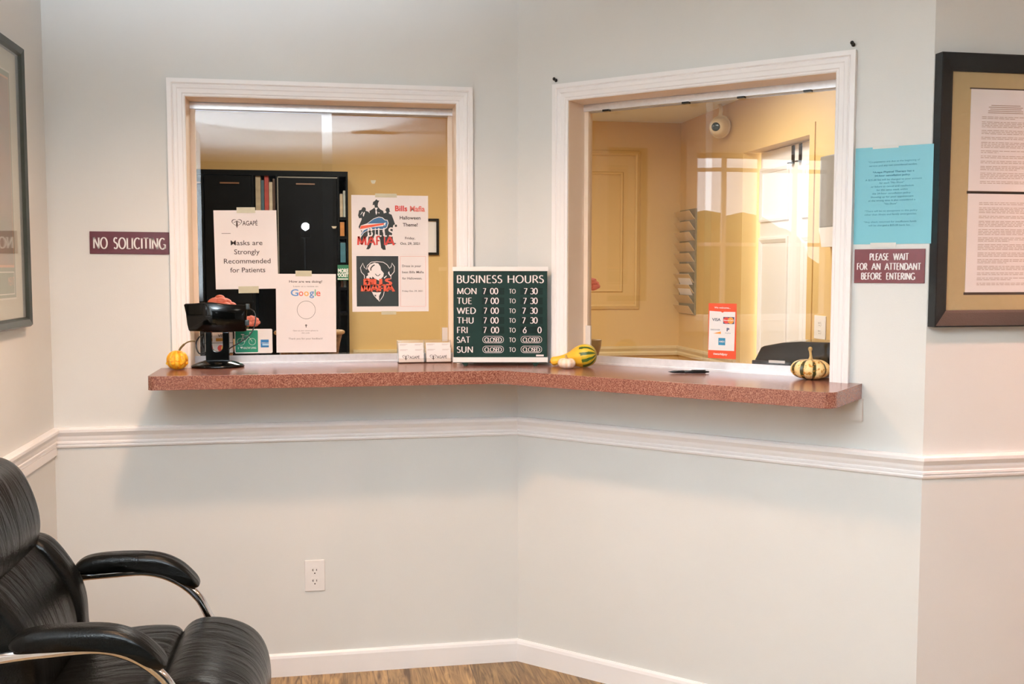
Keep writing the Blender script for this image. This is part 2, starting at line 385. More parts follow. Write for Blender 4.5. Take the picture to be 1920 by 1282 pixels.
# left wall with the daylight window
WC = (-2.07, -1.205); ZC0, ZC1 = 1.15, 2.075
b = MB(); x0, x1 = -LA-.16, -LA
b.box(x0, x1, WC[1], 0, 0, CEIL+.02); b.box(x0, x1, YHALL, WC[0], 0, CEIL+.02); b.box(x0, x1, WC[0], WC[1], 0, ZC0); b.box(x0, x1, WC[0], WC[1], ZC1, CEIL+.02)
struct(b.build('wall_left', m_wall))
m_slate = mat('dark_slate_paint', rgb(44, 48, 48), .6, noise=.05, nscale=3, bump=.1, bscale=300)
slab('wall_front', -3.66, XR+.16, YBACK-.16, YBACK, 0, CEIL+.02, m_slate)
slab('wall_hall_side', -3.66, -3.5, YBACK, YHALL, 0, CEIL+.02, m_slate)
slab('wall_hall_end', -3.66, -LA-.16, YHALL, YHALL+.16, 0, CEIL+.02, m_slate)
slab('wall_east', XR, XR+.16, YBACK, YD, 0, CEIL+.02, m_wall)
# office shell
slab('wall_office_back', -2.3, 1.82, 3.0, 3.16, 0, 2.5, m_tan)
slab('wall_office_left', -2.3, -2.14, .16, 3.0, 0, 2.5, m_tan)
b = MB(); b.box(-2.3, -LA-.16, 0.0, .16, 0, 2.5); struct(b.build('wall_office_front', m_tan))
DY0, DY1, DZ = 1.1126, 1.9315, 2.093
b = MB(); b.box(1.66, 1.82, DY1, 3.0, 0, 2.5); b.box(1.66, 1.82, YD+.16, DY0, 0, 2.5); b.box(1.66, 1.82, DY0, DY1, DZ, 2.5)
struct(b.build('wall_office_right', m_tan))

# chair rail, baseboard
RAIL = [(0, .837), (.007, .837), (.009, .843), (.007, .848), (.011, .850), (.011, .856), (.009, .859), (.012, .868), (.013, .876), (.018, .884), (.022, .890), (.022, .899), (.018, .9047), (0, .9047)]
BASE = [(0, 0), (.013, 0), (.013, .066), (.010, .075), (.005, .0806), (0, .0806)]
def trim_run(name, prof, e0, e1):
    b = MB(); b.rings([[(*e0(o), z) for (o, z) in prof], [(*e1(o), z) for (o, z) in prof]], True)
    return struct(b.build(name, m_trim))
endC = lambda o: (-LA+o, YHALL); endD = lambda o: (XR, YD-o)
trim_run('trim_1', RAIL, endC, st_CA); trim_run('trim_2', RAIL, st_CA, st_AB); trim_run('trim_3', RAIL, st_AB, st_BD); trim_run('trim_4', RAIL, st_BD, endD)
trim_run('trim_5', [(0, .812), (.008, .812), (.008, .837), (0, .837)], endC, lambda o: (-LA+o, 0))
trim_run('baseboard_left', BASE, endC, st_CA); trim_run('baseboard_back', BASE, st_CA, st_AB); trim_run('baseboard_angled', BASE, st_AB, st_BD); trim_run('baseboard_right', BASE, st_BD, endD)

# ------------------------------------------------------------------ reception windows (local: x along wall, -y out, z up)
CAS = [(0, 0), (0, .010), (.004, .012), (.008, .012), (.011, .0145), (.024, .0155), (.027, .0175), (.036, .0185), (.040, .016), (.044, .020), (.0575, .020), (.0575, 0)]
def reception_window(n, x0, x1, rz, split, ov, left_front, handle_x, clips):
    r = sroot('window_%d' % n, (0, 0, 0), rz)
    b = MB(); b.sweep_frame(CAS, x0, x1, ZC, ZT, closed=False); b.build('casing', m_trim, r)
    b = MB(); t = .001
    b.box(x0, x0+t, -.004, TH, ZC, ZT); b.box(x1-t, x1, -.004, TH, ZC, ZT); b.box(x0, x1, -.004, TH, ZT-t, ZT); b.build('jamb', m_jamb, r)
    x0 += t; x1 -= t
    b = MB()      # head track: channel with two grooves
    b.box(x0, x1, .098, .104, 1.9875, 2.010); b.box(x0, x1, .098, .150, 2.0085, 2.0112); b.box(x0, x1, .119, .123, 1.9875, 2.009); b.box(x0, x1, .146, .150, 1.9875, 2.009)
    b.build('head_track', m_alu, r)
    b = MB()
    b.box(x0, x1, .092, .150, ZC, 1.106); b.box(x0, x1, .098, .103, 1.106, 1.131); b.box(x0, x1, .119, .123, 1.106, 1.126); b.box(x0, x1, .146, .150, 1.106, 1.126)
    b.build('sill_track', m_alu, r)
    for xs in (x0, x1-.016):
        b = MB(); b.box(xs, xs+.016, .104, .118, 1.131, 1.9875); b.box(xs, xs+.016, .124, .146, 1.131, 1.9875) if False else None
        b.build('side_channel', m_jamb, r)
    ya, yb = (.108, .132) if left_front else (.132, .108)
    for (a, c, y) in ((x0+.004, split, ya), (split-ov, x1-.004, yb)):
        b = MB(); b.box(a, c, y, y+.006, 1.110, 2.004); b.build('glass_pane', m_glass, r)
    b = MB(); b.box(handle_x, handle_x+.02, .099, .107, 1.16 if n == 2 else 1.172, 1.236 if n == 2 else 1.223); b.build('finger_pull', mat('clear_acrylic', rgb(225, 215, 205), .15, noise=.02), r)
    for cx in clips:
        b = MB(); b.box(cx-.012, cx+.012, .092, .110, 1.981, 1.9875); b.build('track_clip', m_black, r)
    return r
win1 = reception_window(1, WA[0], WA[1], 0, -.652, .0353, True, -.2637, [])
win2 = reception_window(2, WB[0], WB[1], RZ_B, .678, .012, False, .2221, [.300, .598, .790, 1.005])

# daylight window in the left wall (seen in the glass reflections); local x = +world y
w3 = sroot('window_3', (-LA, 0, 0), RZ_C)
b = MB(); b.sweep_frame([(0, 0), (0, .016), (.06, .020), (.06, 0)], WC[0], WC[1], ZC0, ZC1); b.build('casing', m_trim, w3)
b = MB()
for k in range(1, 4):
    xx = WC[0]+(WC[1]-WC[0])*k/4; b.box(xx-.012, xx+.012, .05, .07, ZC0, ZC1)
b.box(WC[0], WC[1], .047, .073, 1.98, 2.0); b.box(WC[0], WC[1], .047, .073, 1.565, 1.585)
b.box(WC[0], WC[0]+.03, .04, .08, ZC0, ZC1); b.box(WC[1]-.03, WC[1], .04, .08, ZC0, ZC1); b.box(WC[0], WC[1], .038, .082, ZC0, ZC0+.03); b.box(WC[0], WC[1], .038, .082, ZC1-.02, ZC1)
b.build('sash', m_trim, w3)
b = MB(); b.box(WC[0], WC[1], .058, .062, ZC0, ZC1); b.build('glass_pane', m_glass, w3)
# outdoors
m_ground = mat('grass_ground', rgb(70, 68, 50), .9, noise=.3, nscale=6)
slab('ground', -60, -3.7, -40, 40, -.3, -.11, m_ground)
slab('ground', -3.7, -LA-.2, YHALL+.2, 40, -.3, -.11, m_ground)
m_leaf = mat('tree_leaves', rgb(108, 104, 56), .8, noise=.5, nscale=4, bump=1, bscale=8)
for k, (tx, ty, tr, lb) in enumerate(((-13, -11.5, 2.0, 'low round green shrub outside, rightmost in the mirrored window'), (-14.5, -7.4, 1.6, 'smaller round green shrub outside, middle one in the mirrored window'), (-16, -3.2, 1.9, 'round green shrub outside, leftmost in the mirrored window'))):
    t = thing('shrub', lb, 'shrub', (tx, ty, -.1), 0, 'shrubs beyond the daylight window')
    b = MB(); b.smooth = True
    for q in range(14):
        a = random.uniform(0, 2*pi); rr = random.uniform(0, tr*.6); b.ball((rr*cos(a), rr*sin(a)*1.3, tr*.75+random.uniform(-.3, .4)*tr), tr*random.uniform(.4, .62), 12, 8)
    b.build('foliage', m_leaf, t)
    b = MB(); b.tube([(0, 0, 0), (0, 0, tr*.7)], .09); b.build('trunk', mat('bark', rgb(80, 62, 44), .9, noise=.3, nscale=20), t)

# ------------------------------------------------------------------ lamps
def ceiling_can(x, y, watts, label, col):
    t = thing('ceiling_light', label, 'ceiling light', (x, y, CEIL), 0, 'recessed ceiling lights')
    b = MB(); b.smooth = True; b.lathe([(.075, -.001), (.115, -.001), (.115, -.006), (.105, -.010), (.080, -.008), (.075, -.001)], 32); b.build('trim_ring', m_white, t)
    b = MB(); b.lathe([(.001, -.0015), (.074, -.0015), (.074, -.003), (.001, -.003)], 32); b.build('lens', mat('lamp_lens', (1, .85, .65), .5, emit=(1, .78, .52), estr=12, noise=.01), t)
    d = bpy.data.lights.new('downlight', 'SPOT'); d.energy = watts; d.color = col; d.spot_size = radians(148); d.spot_blend = .7; d.shadow_soft_size = .09
    l = bpy.data.objects.new('downlight', d); COL.objects.link(l); l.parent = t; l.location = (0, 0, -.02)
ceiling_can(-.73, -1.12, P_CAN[0], 'recessed warm ceiling light in front of the left reception window', C_CAN[0])
ceiling_can(1.95, -1.75, P_CAN[2], 'recessed warm ceiling light near the black-framed document', C_CAN[2])
def office_panel(x, y, watts, label, z=OCEIL, col=None):
    t = thing('ceiling_light', label, 'ceiling light', (x, y, z), 0)
    b = MB(); b.sweep_frame([(0, 0), (0, .012), (.03, .012), (.03, 0)], -.3, .3, -.3, .3); o = b.build('frame', m_white, t); o.rotation_euler = (-pi/2, 0, 0); o.location = (0, 0, 0); o.rotation_euler = (pi/2, 0, 0)
    b = MB(); b.box(-.29, .29, -.29, .29, -.005, -.001); b.build('diffuser', mat('panel_diffuser', (1, .9, .75), .5, emit=(1, .82, .58), estr=3, noise=.01), t)
    d = bpy.data.lights.new('panel_light', 'AREA'); d.energy = watts; d.color = col or C_OFFICE; d.size = .55
    l = bpy.data.objects.new('panel_light', d); COL.objects.link(l); l.parent = t; l.location = (0, 0, -.02)
office_panel(1.5, -3.0, P_CAN[1], 'added square fill light panel on the waiting room ceiling, unseen, on the right', CEIL, C_CAN[1])  # added fill panel, stands in for light bounced off the ceiling at right
office_panel(-.6, 1.4, P_OFFICE*1.15, 'square ceiling light panel in the office, over the shelves side')
office_panel(.9, 1.2, P_OFFICE*.52, 'square ceiling light panel in the office, over the office door side')
# photographer's flash on a stand behind the camera, aimed up (its bulb mirrors in the left pane)
t = thing('flash_lamp', 'bright white flash bulb on a stand mirrored in the left window', 'flash', (-.83, -3.75, 0))
b = MB(); b.tube([(0, 0, .25), (0, 0, 1.66)], .011); b.build('pole', m_black, t)
for k in range(3):
    a = 2*pi*k/3+.4; b = MB(); b.tube([(0, 0, .55), (.33*cos(a), .33*sin(a), .012)], .009); b.build('leg', m_black, t)
b = MB(); b.box(-.035, .035, -.04, .035, 1.66, 1.80); b.build('head', m_black, t, .006)
b = MB(); b.smooth = True; b.ball((0, .048, 1.74), .028, 16, 10, (1, .6, 1)); b.build('bulb', mat('flash_bulb', (1, 1, 1), .4, emit=(.86, .94, 1), estr=60, noise=.01), t)
def flash_spot(name, watts, z, y, cone, tilt, blend, x=0, turn=0):
    d = bpy.data.lights.new(name, 'SPOT'); d.energy = watts; d.color = C_FLASH; d.spot_size = radians(cone); d.spot_blend = blend; d.shadow_soft_size = .04
    l = bpy.data.objects.new(name, d); COL.objects.link(l); l.parent = t; l.location = (x, y, z); l.rotation_euler = (pi-radians(tilt), 0, radians(turn))
flash_spot('flash', P_FLASH, 1.84, .05, 96, 40, 1, turn=6)
b = MB(); b.box(-.495, -.405, -.12, -.03, .93, 1.04); b.build('added_head', m_black, t, .006)  # added head and arm for an upward light; feeds the glow mirrored in the pane
b = MB(); b.tube([(0, 0, .985), (-.41, -.075, .985)], .009); b.build('added_arm', m_black, t)
flash_spot('added_uplight', P_ADDED_UP, 1.09, -.075, 140, 0, 1, x=-.45)

# ------------------------------------------------------------------ counter
t = thing('reception_counter', 'speckled reddish brown counter shelf bent along both reception windows', 'counter', (0, 0, 0))
b = MB(); b.smooth = False
f = st_AB(.28)
def fillet(p, q, r, n=6, rad=.03):   # round corner q
    p, q, r = Vector(p), Vector(q), Vector(r); u = (p-q).normalized(); v = (r-q).normalized()
    th = u.angle(v); k = rad/math.tan(th/2); c = q+(u+v).normalized()*(rad/sin(th/2)); a = q+u*k; e = q+v*k
    a0 = atan2((a-c).y, (a-c).x); a1 = atan2((e-c).y, (e-c).x)
    while a1-a0 > pi: a1 -= 2*pi
    while a1-a0 < -pi: a1 += 2*pi
    return [(c.x+rad*cos(a0+(a1-a0)*i/n), c.y+rad*sin(a0+(a1-a0)*i/n)) for i in range(n+1)]
q1 = (-1.234, -.28); q2 = tuple(pB(1.217, .285))[:2]
outline = [(-1.234, 0)]+fillet((-1.234, 0), q1, f, 6, .022)+[f]+fillet(f, q2, tuple(pB(1.217, 0))[:2], 8, .035)+[tuple(pB(1.217, 0))[:2], tuple(pB(WB[1]-.002, 0))[:2], tuple(pB(WB[1]-.002, -.42))[:2], tuple(pB(WB[0]+.002, -.42))[:2], tuple(pB(WB[0]+.002, 0))[:2], (0, 0), (WA[1]-.002, 0), (WA[1]-.002, .42), (WA[0]+.002, .42), (WA[0]+.002, 0)]
b.prism(outline, lambda x, y: (x, y, ZS+.0005), lambda x, y: (x, y, ZC)); b.build('countertop', m_counter, t, .0015)
b = MB(); CL = [(0, .990), (.017, .990), (.017, ZS), (0, ZS)]
b.rings([[(-1.2, -o, z) for (o, z) in CL], [(*st_AB(o), z) for (o, z) in CL]], True)
b.rings([[(*st_AB(o), z) for (o, z) in CL], [tuple(pB(1.2225, o, z)) for (o, z) in CL]], True)
b.build('cleat', m_wall, t)

# ------------------------------------------------------------------ signs and papers
def agape(mb, x0, zb, w, h):
    """heart outline with a figure, then AGAPE; total width w, cap height h"""
    hw = w*.40; cx = x0+hw/2; cz = zb+h*.45
    H = heart(cx, cz, hw, h*1.7); Hi = heart(cx, cz, hw*.86, h*1.46)
    n = len(H)
    for i in range(n):
        if i in (n//2, n//2-1): continue
        j = (i+1) % n; mb.poly([H[i], H[j], Hi[j], Hi[i]], lambda x, z: (x, -.0006, z))
    mb.poly([(cx-.04*hw, cz+.4*h), (cx+.04*hw, cz+.4*h), (cx+.09*hw, cz-.2*h), (cx+.02*hw, cz-1.0*h), (cx-.02*hw, cz-1.0*h), (cx-.09*hw, cz-.2*h)], lambda x, z: (x, -.0007, z))
    for s_ in (-1, 1): mb.poly([(cx, cz+.32*h), (cx+s_*.33*hw, cz+.12*h), (cx+s_*.33*hw, cz+.2*h), (cx, cz+.5*h)], lambda x, z: (x, -.0007, z))
    put_text(mb, 'AGAP\u00c9', x0+hw*1.02, zb, w*.58, h, align='l', bold=.01)

def sheet(label, x0, x1, z0, z1, y, rz=0, m=m_paper, tapes=(), name='paper_notice', cat='paper notice', tilt=0, group=None):
    """paper standing against the room side of the glass; local origin bottom centre"""
    t = thing(name, label, cat, ((x0+x1)/2, y, z0) if rz == 0 else tuple(pB((x0+x1)/2, -y, z0)), rz, group)
    t.rotation_euler = (0, tilt, rz)
    w = x1-x0; h = z1-z0
    b = MB(); N = 6
    for i in range(N):   # thin, very slightly curled sheet
        for j in range(N):
            pass
    b.box(-w/2, w/2, -.0003, 0, 0, h); b.build('sheet', m, t)
    for (a, c, e, g) in tapes:
        tb = MB(); xm = (x0+x1)/2; tb.box(a-xm, c-xm, -.0011, -.0008, e-z0, g-z0); tb.build('tape', m_tape, t)
    return t, w, h
YF = .107; YR = .131   # papers sit just in front of the panes
# masks
t, w, h = sheet('white mask notice taped highest on the left pane', -1.0600, -.8455, 1.3655, 1.6415, YF, tapes=[(-.9813, -.9178, 1.632, 1.6518), (-.983, -.9135, 1.351, 1.375)], tilt=radians(-.7))
b = MB(); k = w/985; Z = lambda cy: h-(cy-20)/1245*h; X = lambda cx: (cx-520)*.000213
agape(b, X(300), Z(258), X(722)-X(300), .0165)
for (s_, a, c, base) in (('Masks are', 275, 785, 570), ('Strongly', 328, 735, 712), ('Recommended', 158, 908, 858), ('for Patients', 255, 818, 1000)):
    put_text(b, s_, X((a+c)/2), Z(base), X(c)-X(a), .0178, bold=.004)
rect(b, X(135), X(280), Z(386), Z(380), .0005)
b.build('lettering', m_ink, t)
# review sheet (the square code is left blank)
t, w, h = sheet('white review notice with coloured logo lettering, below the mask notice', -.8555, -.6455, 1.1385, 1.4185, YF-.002, tapes=[(-.787, -.7305, 1.41, 1.430)], tilt=radians(.3))
Z = lambda cy: h-(cy-62)/1140*h; X = lambda cx: (cx-492)*.000244
GC = [mat('logo_blue', rgb(92, 146, 206), .6, noise=.03), mat('logo_red', rgb(226, 104, 82), .6, noise=.03), mat('logo_yellow', rgb(240, 178, 90), .6, noise=.03), mat('logo_green', rgb(96, 176, 130), .6, noise=.03)]
b = MB(); put_text(b, 'How are we doing?', X(488), Z(188), X(725)-X(252), .0085, bold=.012)
circle_w = X(625)-X(360)
def ring(mb, cx, cz, r, tw, d=.0005, n=40):
    A = circ(cx, cz, r, n); B_ = circ(cx, cz, r-tw, n)
    for i in range(n): j = (i+1) % n; mb.poly([A[i], A[j], B_[j], B_[i]], lambda x, z: (x, -d, z))
ring(b, X(492), Z(584), circle_w/2, .0011)
flat(b, [(X(468), Z(812)), (X(488), Z(792)), (X(508), Z(812)), (X(494), Z(812)), (X(494), Z(838)), (X(482), Z(838)), (X(482), Z(812))], .0005)
b.build('lettering', m_ink, t)
b = MB(); put_text(b, 'Leave us a review on', X(488), Z(252), X(665)-X(310), .006)
put_text(b, 'Open up your camera phone to', X(480), Z(893), X(660)-X(300), .005); put_text(b, 'this code', X(480), Z(927), X(540)-X(425), .005)
put_text(b, 'Thank you for your feedback!', X(480), Z(1013), X(725)-X(235), .0068); b.build('fine_print', m_grayink, t)
b = MB()
for ch, a, c, mi in (('G', 272, 382, 0), ('o', 388, 452, 1), ('o', 462, 530, 2), ('g', 540, 606, 0), ('l', 616, 630, 3), ('e', 636, 698, 1)):
    b.m = mi; put_text(b, ch, X((a+c)/2), Z(380), X(c)-X(a), .0245, bold=.012)
b.build('logo', GC, t)
# party flyers
TX = lambda cx: (cx-838)*(.2765/1492)
t, w, h = sheet('white party flyer with three dark silhouettes and buffalo emblem, upper right pane', -.5863, -.3098, 1.4890, 1.7017, YR, tapes=[(-.501, -.4232, 1.694, 1.708)])
TZ = lambda cy: h-(cy-105)/1140*h
m_sil = mat('silhouette_ink', rgb(28, 36, 34), .6, noise=.1, nscale=60)
m_red = mat('flyer_red', rgb(214, 66, 54), .6, noise=.05); m_blue = mat('flyer_blue', rgb(58, 108, 150), .6, noise=.05); m_or = mat('flyer_orange', rgb(232, 92, 60), .6, noise=.05); m_pk = mat('flyer_pale_red', rgb(226, 122, 110), .6, noise=.05)
def F(mb, pts, d): flat(mb, [(TX(a), TZ(c)) for a, c in pts], d)
b = MB()
F(b, [(545, 215), (575, 182), (600, 205), (632, 208), (615, 240), (606, 262), (600, 310), (612, 335), (645, 372), (705, 405), (722, 470), (735, 560), (700, 700), (690, 800), (725, 900), (735, 1060), (750, 1155), (700, 1158), (660, 1120), (640, 960), (590, 860), (540, 860), (490, 1000), (450, 1120), (420, 1148), (370, 1145), (395, 1100), (410, 960), (430, 760), (440, 560), (440, 410), (500, 372), (545, 338), (535, 290), (500, 296), (505, 280), (512, 235)], .0005)
F(b, [(300, 350), (330, 336), (365, 350), (372, 380), (365, 405), (420, 425), (450, 470), (450, 700), (420, 860), (300, 1020), (290, 1045), (245, 1045), (262, 980), (280, 800), (245, 760), (228, 715), (290, 570), (285, 545), (240, 552), (220, 500), (240, 400), (280, 390), (292, 372)], .00045)
F(b, [(765, 350), (800, 342), (826, 360), (830, 405), (845, 415), (820, 425), (815, 455), (870, 478), (900, 560), (935, 660), (900, 680), (890, 720), (880, 860), (890, 960), (910, 1020), (960, 1030), (930, 1046), (870, 1040), (800, 1050), (740, 1060), (740, 860), (720, 700), (720, 450), (770, 440), (760, 405), (740, 385), (760, 378)], .00042)
F(b, circ(950, 690, 24, 14), .0006)
b.build('silhouettes', m_sil, t)
b = MB()
b.m = 0; F(b, [(540, 345), (600, 345), (575, 395), (590, 440), (570, 485), (555, 440), (560, 395)], .0007); F(b, [(605, 430), (640, 440), (620, 460)], .0007); F(b, [(320, 450), (345, 425), (352, 440), (325, 522), (312, 500)], .0007); F(b, [(262, 490), (300, 420), (310, 440), (270, 485)], .0007)
F(b, [(240, 775), (270, 690), (390, 650), (520, 552), (620, 518), (690, 530), (740, 572), (790, 580), (808, 640), (780, 730), (720, 770), (600, 770), (420, 780), (330, 830), (270, 915), (262, 870), (300, 790)], .0008)
b.m = 1; F(b, [(395, 655), (520, 565), (620, 532), (680, 542), (735, 585), (780, 592), (794, 640), (770, 718), (716, 755), (600, 755), (420, 768), (320, 826), (275, 890), (272, 866), (330, 780), (440, 730), (700, 700), (740, 640)], .0009)
b.m = 2; F(b, [(250, 762), (272, 698), (720, 640), (715, 672)], .0011)
b.m = 0; F(b, [(715, 640), (760, 628), (745, 660), (738, 700), (722, 672)], .0012)
b.build('emblem', [m_paper, m_blue, m_or], t)
b = MB(); b.m = 0
for ch, a, c in (('B', 398, 492), ('I', 540, 558), ('L', 600, 672), ('L', 700, 775), ('S', 805, 908)):
    roman(b, ch, TX(a), TZ(890), TX(c)-TX(a), TZ(735)-TZ(890), .0015, False, .2, .17)
b.m = 1
for ch, a, c in (('M', 195, 380), ('A', 395, 545), ('F', 560, 645), ('I', 712, 740), ('A', 745, 915)):
    roman(b, ch, TX(a), TZ(1065), TX(c)-TX(a), TZ(900)-TZ(1065), .0016, False, .2, .17)
b.build('title_lettering', [m_paper, m_red], t)
b = MB(); b.m = 0; put_text(b, 'Bills', TX(1055), TZ(405), TX(1175)-TX(935), TZ(298)-TZ(405), bold=.03)
b.m = 1; put_text(b, 'Mafia', TX(1373), TZ(408), TX(1520)-TX(1228), TZ(302)-TZ(408), bold=.03)
b.m = 2; put_text(b, 'Halloween', TX(1230), TZ(565), TX(1432)-TX(1025), .0125, bold=.02); put_text(b, 'Theme!', TX(1230), TZ(700), TX(1375)-TX(1085), .0125, bold=.02)
put_text(b, 'Friday,', TX(1225), TZ(950), TX(1325)-TX(1130), .0088, bold=.012); put_text(b, 'Oct. 29, 2021', TX(1225), TZ(1055), TX(1420)-TX(1035), .0088, bold=.02)
b.build('lettering', [m_red, m_pk, m_ink], t)
# second flyer
t, w, h = sheet('white dress-up flyer with bison head on black, lower right pane', -.5863, -.3098, 1.2815, 1.4889, YR+.0005, tapes=[(-.482, -.4283, 1.2705, 1.283)])
UX = lambda cx: (cx-815)*(.2765/1425); UZ = lambda cy: h-(cy-72)/1060*h
def Q(mb, pts, d): flat(mb, [(UX(a), UZ(c)) for a, c in pts], d)
b = MB(); Q(b, [(185, 1035), (963, 1035), (963, 103), (185, 103)], .0005); b.build('dark_panel', m_sil, t)
b = MB()
def outl(pts, wd, d):
    stroke(b, [(UX(a), UZ(c)) for a, c in pts], lambda x, z: (x, -d, z), wd, wd)
outl([(330, 520), (330, 460), (275, 400), (258, 320), (305, 235), (330, 310), (370, 350), (385, 280), (460, 215), (560, 205), (680, 215), (750, 260), (800, 330), (830, 300), (842, 232), (890, 300), (885, 390), (825, 460), (822, 530)], .0022, .0007)
outl([(470, 760), (500, 820), (540, 870), (605, 940), (650, 880), (680, 830), (695, 760)], .0022, .0007)
Q(b, [(390, 330), (430, 260), (520, 225), (590, 240), (630, 300), (640, 360), (690, 420), (680, 480), (640, 520), (610, 560), (520, 520), (480, 480), (470, 520), (430, 490), (420, 530), (370, 520), (365, 480), (400, 460), (390, 420), (430, 400)], .0008)
Q(b, [(470, 765), (560, 775), (640, 770), (600, 840), (600, 930), (540, 860), (545, 820), (500, 820)], .0008)
Q(b, [(690, 500), (740, 460), (745, 475), (700, 520)], .0008); Q(b, [(770, 410), (790, 380), (800, 440), (830, 455), (815, 480), (780, 440)], .0008)
b.build('bison_head', m_paper, t)
b = MB(); outl([(530, 430), (560, 465), (590, 470), (625, 435)], .0025, .001); outl([(450, 370), (450, 330), (480, 290), (520, 265)], .004, .001); b.build('bison_face', m_sil, t)
b = MB()
for s_, a, c, z0, z1 in (('BILLS', 318, 830, 635, 525), ('MAFIA', 270, 880, 758, 645)): roman(b, s_, UX(a), UZ(z0), UX(c)-UX(a), UZ(z1)-UZ(z0), .0013, True, .3, .18, gap=.02)
b.build('title_lettering', m_or, t)
b = MB()
x0_, x1_, z0_, z1_ = UX(1000), UX(1477), UZ(1040), UZ(105)
for (a, c, e, g) in ((x0_, x1_, z0_, z0_+.0007), (x0_, x1_, z1_-.0007, z1_), (x0_, x0_+.0007, z0_, z1_), (x1_-.0007, x1_, z0_, z1_)): rect(b, a, c, e, g, .0005)
b.build('border', m_pk, t)
b = MB()
for s_, a, c, base in (('Dress in your', 1035, 1390, 305), ('best Bills Mafia', 1035, 1440, 420), ('for Halloween.', 1035, 1405, 535)): put_text(b, s_, UX((a+c)/2), UZ(base), UX(c)-UX(a), .0085, bold=.008)
put_text(b, 'Friday Oct. 29, 2021', UX(1225), UZ(765), UX(1415)-UX(1035), .006); b.build('lettering', m_ink, t)
# stickers on the left pane
m_green = mat('sticker_green', rgb(10, 138, 104), .45, noise=.06, nscale=60); m_sblue = mat('sticker_blue', rgb(24, 112, 168), .45, noise=.05); m_lb = mat('sticker_light_blue', rgb(150, 205, 236), .45, noise=.03)
def sticker(name, label, x0, x1, z0, z1, y=YF, rz=0, m=m_white, r=.005):
    t = thing(name, label, 'sticker', ((x0+x1)/2, y, z0) if rz == 0 else tuple(pB((x0+x1)/2, -y, z0)), rz)
    w, h = x1-x0, z1-z0; b = MB(); b.prism(rrect(-w/2, w/2, 0, h, r), lambda x, z: (x, 0, z), lambda x, z: (x, -.0004, z)); b.build('sticker_face', m, t)
    return t, w, h
t, w, h = sticker('window_sticker', 'green and white bicycle sticker low on the left pane, beside the black stand', -1.0, -.8693, 1.1375, 1.2240)
X = lambda cx: -w/2+(cx-200)/1330*w; Z = lambda cy: h-(cy-235)/860*h
b = MB(); flat(b, rrect(X(232), X(1020), Z(1055), Z(280), .003), .0006); b.build('green_panel', m_green, t)
b = MB(); ring(b, X(425), Z(680), X(425)-X(290), .0011, .0009); ring(b, X(820), Z(680), X(820)-X(695), .0011, .0009)
fr = lambda pts, wd=.0012: stroke(b, [(X(a), Z(c)) for a, c in pts], lambda x, z: (x, -.0009, z), wd, wd)
fr([(425, 670), (500, 480)]); fr([(500, 480), (690, 465)]); fr([(470, 430), (560, 680)]); fr([(560, 680), (710, 500)]); fr([(425, 670), (560, 680)]); fr([(740, 380), (700, 500), (820, 680)]); fr([(430, 425), (545, 430)], .0026); fr([(725, 360), (790, 350)], .0018)
put_text(b, 'I', X(330), Z(940), .002, .0075, .0009, .02); flat(b, heart(X(440), Z(895), .009, .0085), .0009); put_text(b, 'HEALTHY LIVING', X(725), Z(938), X(960)-X(500), .0075, .0009, .01)
b.build('bicycle_print', m_white, t)
b = MB(); b.m = 0; rect(b, X(1115), X(1400), Z(890), Z(615), .0006); b.m = 1; rect(b, X(1170), X(1400), Z(825), Z(755), .0008); b.m = 2; put_text(b, 'AMERICAN', X(1270), Z(745), X(1390)-X(1130), .003, .0009, .02); put_text(b, 'EXPRESS', X(1290), Z(815), X(1390)-X(1180), .003, .0009, .02)
b.build('card_logo', [m_sblue, m_lb, m_white], t)
t, w, h = sticker('window_sticker', 'payment card sticker behind the column of the black stand', -1.103, -1.004, 1.139, 1.2150, r=.003)
b = MB(); b.m = 0
for (a, c, e, g) in ((-w/2, w/2, 0, .002), (-w/2, w/2, h-.002, h), (-w/2, -w/2+.002, 0, h), (w/2-.002, w/2, 0, h), (-w/2, w/2, h*.47, h*.49)): rect(b, a, c, e, g, .0006)
put_text(b, 'VISA', .012, h*.76, .03, .010, .0007, .02)
b.m = 1; rect(b, -.01, .03, h*.56, h*.70, .0007); b.m = 2; flat(b, circ(.006, h*.24, .011), .0007); b.m = 3; flat(b, circ(.018, h*.24, .011), .0008)
b.build('card_logos', [m_black, mat('sticker_gold', rgb(206, 150, 60), .5, noise=.05), m_red, mat('sticker_yellow', rgb(238, 180, 80), .5, noise=.05)], t)
for (a, c, e, g, lb) in ((-.517, -.500, 1.7405, 1.753, 'torn scrap of clear tape above the party flyer'), (-.6566, -.6398, 1.5805, 1.588, 'narrow scrap of clear tape on the overlap of the left panes')):
    b = MB(); b.prism([(a-.001, g), (c+.001, g), (c-.003, e), (a+.004, e)], lambda x, z: (x, YF-.002, z), lambda x, z: (x, YF-.0024, z)); tag(b.build('tape_scrap', m_tape), lb, 'tape')
